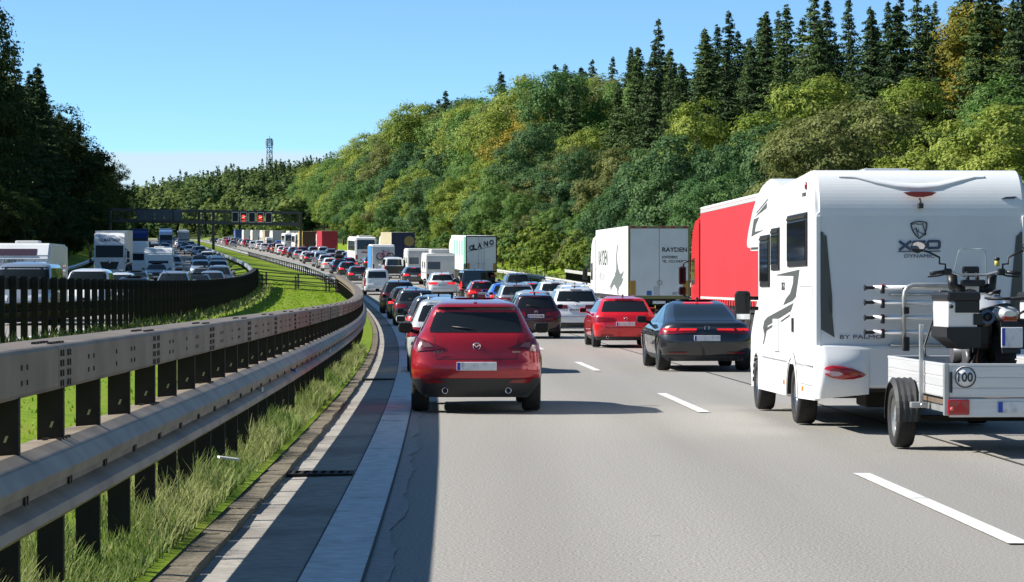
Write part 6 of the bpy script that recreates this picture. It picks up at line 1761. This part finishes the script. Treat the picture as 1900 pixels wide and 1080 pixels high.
def conifer(name, h, seed, dense=1.25):
    r = np.random.default_rng(seed)
    cs, ns, ss, ts = [], [], [], []
    z = h * .08; lim = MB()
    lim.tube([(0, 0, -.5), (0, 0, h * .5), (0, 0, h)], [h * .014, h * .008, h * .001], 7)
    while z < h * .985:
        t = (z - h * .08) / (h * .92)
        Lb = h * .225 * (1 - t) ** 1.02 * r.uniform(.62, 1.25) + .16
        nb = 6 if t < .8 else 5
        a0 = r.uniform(0, 6.28)
        for k in range(nb):
            if r.uniform() < .08: continue
            a = a0 + 2 * math.pi * k / nb + r.uniform(-.25, .25)
            z1 = z + r.uniform(-.018, .018) * h; L = Lb * r.uniform(.6, 1.2); m = max(4, int((9 + L * 15) * dense))
            u = r.uniform(.12, 1.05, size=m)
            droop = -.30 * L * u + .16 * L * u ** 2.5
            side = r.normal(size=m) * (.16 * L * (1.08 - u) + .10)
            x = math.cos(a) * L * u - math.sin(a) * side; y = math.sin(a) * L * u + math.cos(a) * side
            zz = z1 + droop - abs(side) * .35 - r.uniform(0, .22, size=m)
            cs.append(np.stack([x, y, zz], 1))
            nn = np.stack([np.full(m, math.cos(a)) * .55, np.full(m, math.sin(a)) * .55, np.full(m, .75)], 1) + r.normal(size=(m, 3)) * .4
            nn /= np.linalg.norm(nn, axis=1, keepdims=True); ns.append(nn)
            ss.append(r.uniform(.28, .58, size=m) * (1.1 - .45 * t)); ts.append(np.clip(.25 + .5 * u + r.normal(size=m) * .15, 0, 1))
            if t < .75 and k % 2 == 0:
                lim.tube([(0, 0, z1), (math.cos(a) * L * .8, math.sin(a) * L * .8, z1 - .2 * L)], [.05, .015], 4, cap=False)
        z += h * .023 * (1.1 - .5 * t)
    cs, ns, ss, ts = map(np.concatenate, (cs, ns, ss, ts))
    v, f = leaves(cs, ns, ss, .42, seed)
    return np_mesh(name + '_crown', v, f, NEEDLE['dark'], ts), lim.mesh(name + '_trunk', M_bark)
TP = {'big': [(18, *broadleaf('big_broadleaf', 18, 100 + i, 190, 140, .33, .28, .12, 10)) for i in range(4)],
      'med': [(11, *broadleaf('broadleaf', 11, 200 + i, 170, 150, .225, .34, .06, 9)) for i in range(4)],
      'shrub': [(4.0, *broadleaf('shrub', 4.0, 300 + i, 90, 90, .17, .52, .0, 7)) for i in range(3)],
      'con': [(22, *conifer('conifer', 22, 400 + i)) for i in range(4)]}
TREE_COUNT = {}
LOOK = dict(green='fresh green broadleaf tree', yellow='yellow green broadleaf tree', olive='olive brown broadleaf tree', deep='deep green broadleaf tree', blue='blue green bushy tree', autumn='tree turning yellow and rust', dark='shaded dark broadleaf tree', shrub='low leafy shrub')
def where(lab, key, X, Y):
    d = X - road_x(Y)
    if lab in ('dark', 'conl'):
        spot = 'at the edge of the dark wood' if d > -34 else 'standing further inside the dark wood'
        band = 'before the gantry' if Y < 330 else 'around the gantry' if Y < 560 else 'beyond the gantry'
        look = 'shaded dark spruce' if lab == 'conl' else LOOK['dark']
        return f'{look} {spot}, {band}'
    band = 'by the red lorry' if Y < 130 else 'by the swordfish lorry' if Y < 190 else 'by the caravans' if Y < 330 else 'short of the gantry' if Y < 450 else 'past the gantry'
    if lab == 'shrub': return f"low {dict(green='green', yellow='yellow green', olive='olive').get(key, key)} shrub behind the right guard rail, {band}"
    spot = 'at the foot of the wooded bank' if d < 26 else 'on the lower wooded bank' if d < 32 else 'halfway up the wooded bank' if d < 39 else 'on the upper wooded bank' if d < 47 else 'on the crest of the wooded bank'
    look = LOOK.get(lab) or ('dark spruce' if key == 'dark' else 'mid green spruce')
    return f'{look} {spot}, {band}'
def tree(kind, key, X, Y, height, lab=None, zoff=0.0):
    var = TP[kind]; h0, crown, trunk = var[random.randrange(len(var))]
    k = height / h0
    lab = lab or ('con' if kind == 'con' else 'shrub' if kind == 'shrub' else key)
    nm = {'con': 'spruce_tree', 'shrub': 'shrub'}.get(kind, 'broadleaf_tree')
    lb = where(lab, key, X, Y)
    t = thing(nm, lb, 'shrub' if kind == 'shrub' else 'tree', (X, Y, ground_z(X, Y) - .1 + zoff), random.uniform(0, 6.28), lb.replace(', ', ' ') + ' group')
    wid = random.uniform(.88, 1.15) if kind != 'con' else random.uniform(.95, 1.5)
    t.scale = (k * wid, k * wid, k)
    c = link('crown', crown, t); link('trunk', trunk, t)
    m = (NEEDLE if kind == 'con' else LEAF)[key]
    c.material_slots[0].link = 'OBJECT'; c.material_slots[0].material = m
    TREE_COUNT[lab] = TREE_COUNT.get(lab, 0) + 1
    return t
SKY_T = [(60, 18), (150, 20), (230, 21.5), (312, 26), (513, 30), (660, 27), (1000, 25)]
def in_view(X, Y, m=60):
    u = CX + F_PX * X / Y
    return -m < u < 1900 + m
def pick(w):
    ks = list(w); return random.choices(ks, [w[k] for k in ks])[0]
def row(d0, d1, y0, y1, step, kinds, cols, hf, tall=None):
    y = y0
    while y < y1:
        st = step * (1 + max(0, y - 250) / 500)
        Y = y + random.uniform(-.4, .4) * st; d = random.uniform(d0, d1); X = road_x(Y) + d
        if in_view(X, Y, 90 * 150 / Y + 20):
            kind = pick(kinds)
            T = (lerp_tab(SKY_T, Y) - cross_z(d)) 
            h = T * random.uniform(*hf) if kind != 'shrub' else random.uniform(2.2, 4.6)
            if kind in ('med', 'big'): h *= (.50 + .50 * sstep(190, 340, Y)) if d < 39 else (.72 + .28 * sstep(200, 330, Y))
            if kind == 'con':
                h = T * random.uniform(.72, 1.0) if d < 38 else h * random.uniform(1.0, 1.22) * (1.1 if Y < 330 else 1.0)
                tree('con', pick(dict(dark=.6, mid=.4)), X, Y, h)
            else: tree(kind, pick(cols) if kind != 'shrub' else pick(dict(green=.4, yellow=.4, olive=.3)), X, Y, h)
        y += st
cw = dict(green=.34, yellow=.26, olive=.16, deep=.16, blue=.08)
row(18.6, 20.6, 70, 460, 4.2, dict(shrub=1), cw, (1, 1))
row(21.5, 25, 80, 560, 7.0, dict(med=1), dict(green=.3, yellow=.2, olive=.22, deep=.1, blue=.18), (.28, .46))
row(27, 31, 90, 660, 7.6, dict(med=.8, big=.2), dict(green=.34, yellow=.26, olive=.14, deep=.12, blue=.14), (.44, .66))
row(33, 37, 110, 330, 6.4, dict(med=.3, con=.7), dict(green=.4, yellow=.22, olive=.2, deep=.18), (.46, .66))
row(33, 37, 330, 900, 7.2, dict(big=.85, con=.15), dict(green=.4, yellow=.3, olive=.14, deep=.10, autumn=.06), (.74, .96))
row(40, 45, 140, 340, 4.6, dict(big=.12, con=.88), dict(green=.4, yellow=.22, olive=.16, deep=.16, autumn=.06), (.74, .98))
row(40, 45, 340, 900, 7.5, dict(big=.7, con=.3), dict(green=.4, yellow=.24, olive=.18, deep=.12, autumn=.06), (.84, 1.0))
row(48, 56, 170, 480, 5.6, dict(big=.12, con=.88), dict(green=.4, yellow=.2, olive=.2, deep=.2), (.86, 1.06))
# the stretch behind the motorhome is mostly conifer with a few broad crowns before it
for k in range(12):
    Y = random.uniform(165, 245); d = random.uniform(38, 48); X = road_x(Y) + d
    if in_view(X, Y): tree('con', pick(dict(dark=.5, mid=.5)), X, Y, (lerp_tab(SKY_T, Y) - cross_z(d)) * random.uniform(.8, 1.2))
for u_, Y_, h_, c_ in ((1540, 118, 8.6, 'olive'), (1600, 122, 9.6, 'olive'), (1480, 128, 8.0, 'olive'), (1740, 112, 6.8, 'yellow'), (1860, 104, 7.4, 'yellow'), (1905, 112, 8.2, 'green'), (1500, 170, 11.5, 'yellow'), (1290, 215, 12.0, 'yellow'), (1850, 172, 13.0, 'autumn'), (1350, 140, 8.5, 'blue'), (1250, 150, 9.5, 'blue'), (1180, 165, 8.5, 'blue'), (1400, 135, 9.0, 'blue'), (1310, 120, 6.5, 'deep'), (1690, 160, 9.5, 'yellow')):
    tree('med', c_, (u_ - CX) / F_PX * Y_, Y_, h_)
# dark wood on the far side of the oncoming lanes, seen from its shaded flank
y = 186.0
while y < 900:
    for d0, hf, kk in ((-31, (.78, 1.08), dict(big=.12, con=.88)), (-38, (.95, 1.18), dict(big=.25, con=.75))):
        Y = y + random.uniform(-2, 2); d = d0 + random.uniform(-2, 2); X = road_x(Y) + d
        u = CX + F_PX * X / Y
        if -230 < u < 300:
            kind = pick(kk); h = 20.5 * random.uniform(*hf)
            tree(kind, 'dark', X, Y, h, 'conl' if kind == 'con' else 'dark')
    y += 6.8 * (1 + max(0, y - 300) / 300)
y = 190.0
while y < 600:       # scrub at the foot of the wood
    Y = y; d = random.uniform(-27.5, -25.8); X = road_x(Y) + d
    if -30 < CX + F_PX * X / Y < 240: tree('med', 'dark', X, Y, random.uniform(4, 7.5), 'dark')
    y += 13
# far wooded hill: beyond counting
def far_wood(name, mats, n, seed, label, con):
    r = np.random.default_rng(seed)
    V, Fc, T = [], [], []; off = 0
    for k in range(n):
        Y = r.uniform(780, 1480); u = r.uniform(120, 800); X = (u - CX) / F_PX * Y
        d = X - road_x(min(Y, 1060))
        if Y < 1064 and -26 < d < 19: continue
        if Y < 905 and d < 0: continue
        h = r.uniform(11, 18) if not con else r.uniform(15, 21)
        if Y < 1090: h = r.uniform(7, 13)
        z0 = ground_z(X, Y); m = 150
        if con:
            t = r.uniform(0, 1, m) ** .8; rad = h * .17 * (1 - t) * np.sqrt(r.uniform(.4, 1, m)) + .2; a = r.uniform(0, 6.28, m)
            c = np.stack([np.cos(a) * rad, np.sin(a) * rad, h * (.06 + .94 * t)], 1); q = np.stack([np.cos(a), np.sin(a), np.full(m, .8)], 1); sz = r.uniform(1.0, 1.9, m) * (1.15 - .6 * t)
        else:
            q = r.normal(size=(m, 3)); q /= np.linalg.norm(q, axis=1, keepdims=True); q[:, 2] = np.abs(q[:, 2]) * np.where(r.uniform(size=m) < .8, 1, -1)
            lump = 1 + .22 * np.sin(q[:, 0] * 5 + k) * np.cos(q[:, 1] * 5 + 2 * k)
            c = q * np.array([h * .30, h * .30, h * .46]) * (lump * r.uniform(.75, 1.05, m))[:, None] + np.array([0, 0, h * .52]); sz = r.uniform(1.1, 2.2, m)
        nn = q + r.normal(size=(m, 3)) * .4 + np.array([0, 0, .3]); nn /= np.linalg.norm(nn, axis=1, keepdims=True)
        v, f = leaves(c, nn, sz, .75, seed + k)
        V.append(v + np.array([X, Y, z0])); Fc.append(f + off); off += len(v)
        T.append(np.clip(r.uniform(.0, 1.0) + r.normal(size=m) * .12, 0, 1))
    me = np_mesh(name, np.concatenate(V), np.concatenate(Fc), mats, np.concatenate(T))
    o = link(name, me); tag(o, label, 'forest', kind='stuff')
far_wood('distant_broadleaf_wood', leaf_mat('leaf_far', (.05, .11, .035), (.19, .24, .065), 0), 1650, 7, 'mixed broadleaf wood covering the distant hill behind the gantry', False)
far_wood('distant_spruce_wood', leaf_mat('needle_far', (.026, .05, .024), (.05, .085, .03), 0, .1), 560, 9, 'dark spruce tops scattered over the distant hill around the mast', True)

# ------------------------------------------------------------------ grass blades
def grass(name, n, dfun, yfun, hrange, label, seed, m, width=.006, zf=None):
    r = np.random.default_rng(seed)
    Y = yfun(r, n); d = dfun(r, n)
    RX = np.interp(Y, np.arange(-20, 400, 1.0), [road_x(q) for q in np.arange(-20, 400, 1.0)]); RZ = np.interp(Y, np.arange(-20, 400, 1.0), [road_z(q) for q in np.arange(-20, 400, 1.0)])
    X = RX + d; Z = RZ + np.interp(d, [a for a, b in CROSS], [b for a, b in CROSS]) + .0
    h = r.uniform(*hrange, size=n) * (.55 + .9 * (.5 + .5 * np.sin(Y * 2.1 + d * 5 + np.sin(Y * .7) * 3)) * r.uniform(.5, 1.2, n))
    a = r.uniform(0, 6.28, n); lean = r.uniform(.1, .75, n) * h; w = width * (1 + Y / 22.0) * r.uniform(.7, 1.5, n)
    dx, dy = np.cos(a), np.sin(a)
    p = np.stack([X, Y, Z - .02], 1); side = np.stack([-dy, dx, 0 * dx], 1); fwd = np.stack([dx, dy, 0 * dx], 1); up = np.array([0, 0, 1.0])
    v = np.stack([p - side * w[:, None], p + side * w[:, None],
                  p + fwd * (lean * .35)[:, None] + up * (h * .62)[:, None] + side * (w * .75)[:, None], p + fwd * (lean * .35)[:, None] + up * (h * .62)[:, None] - side * (w * .75)[:, None],
                  p + fwd * lean[:, None] + up * h[:, None] + side * (w * .12)[:, None], p + fwd * lean[:, None] + up * h[:, None] - side * (w * .12)[:, None]], 1).reshape(-1, 3)
    k = np.arange(n)[:, None] * 6
    f = np.concatenate([k + np.array([0, 1, 2, 3]), k + np.array([3, 2, 4, 5])])
    t = np.clip(.5 + .25 * np.sin(Y * .9 + d * 2) + r.normal(size=n) * .22, 0, 1)
    o = link(name, np_mesh(name, v, f, m, np.concatenate([t, t])))
    return tag(o, label, 'grass', kind='stuff')
M_gr = leaf_mat('grass_blade', (.11, .20, .03), (.38, .38, .16), 0, .35)
M_gr2 = leaf_mat('meadow_blade', (.18, .33, .016), (.32, .43, .04), 0, .4)
grass('kerbside_grass', 46000, lambda r, n: -.86 - np.abs(r.normal(size=n)) * .42, lambda r, n: 7 + 60 * r.uniform(0, 1, n) ** 1.7, (.10, .24), 'rough unmown grass growing under the guard rail beside the kerb', 3, M_gr, .0026)
grass('meadow_grass', 60000, lambda r, n: r.uniform(-7.3, -1.2, n), lambda r, n: 8 + 190 * r.uniform(0, 1, n) ** 1.35, (.03, .085), 'bright green sunlit grass covering the central reservation', 4, M_gr2, .005)
grass('rail_foot_weeds', 5000, lambda r, n: -7.0 + np.abs(r.normal(size=n)) * .5, lambda r, n: r.uniform(40, 185, n), (.06, .24), 'tufts of weeds along the foot of the dark guard rail', 5, M_gr, .006)
grass('verge_grass', 12000, lambda r, n: r.uniform(15.6, 19, n), lambda r, n: r.uniform(60, 330, n), (.15, .5), 'uncut grass along the right hand verge', 6, M_gr, .006)
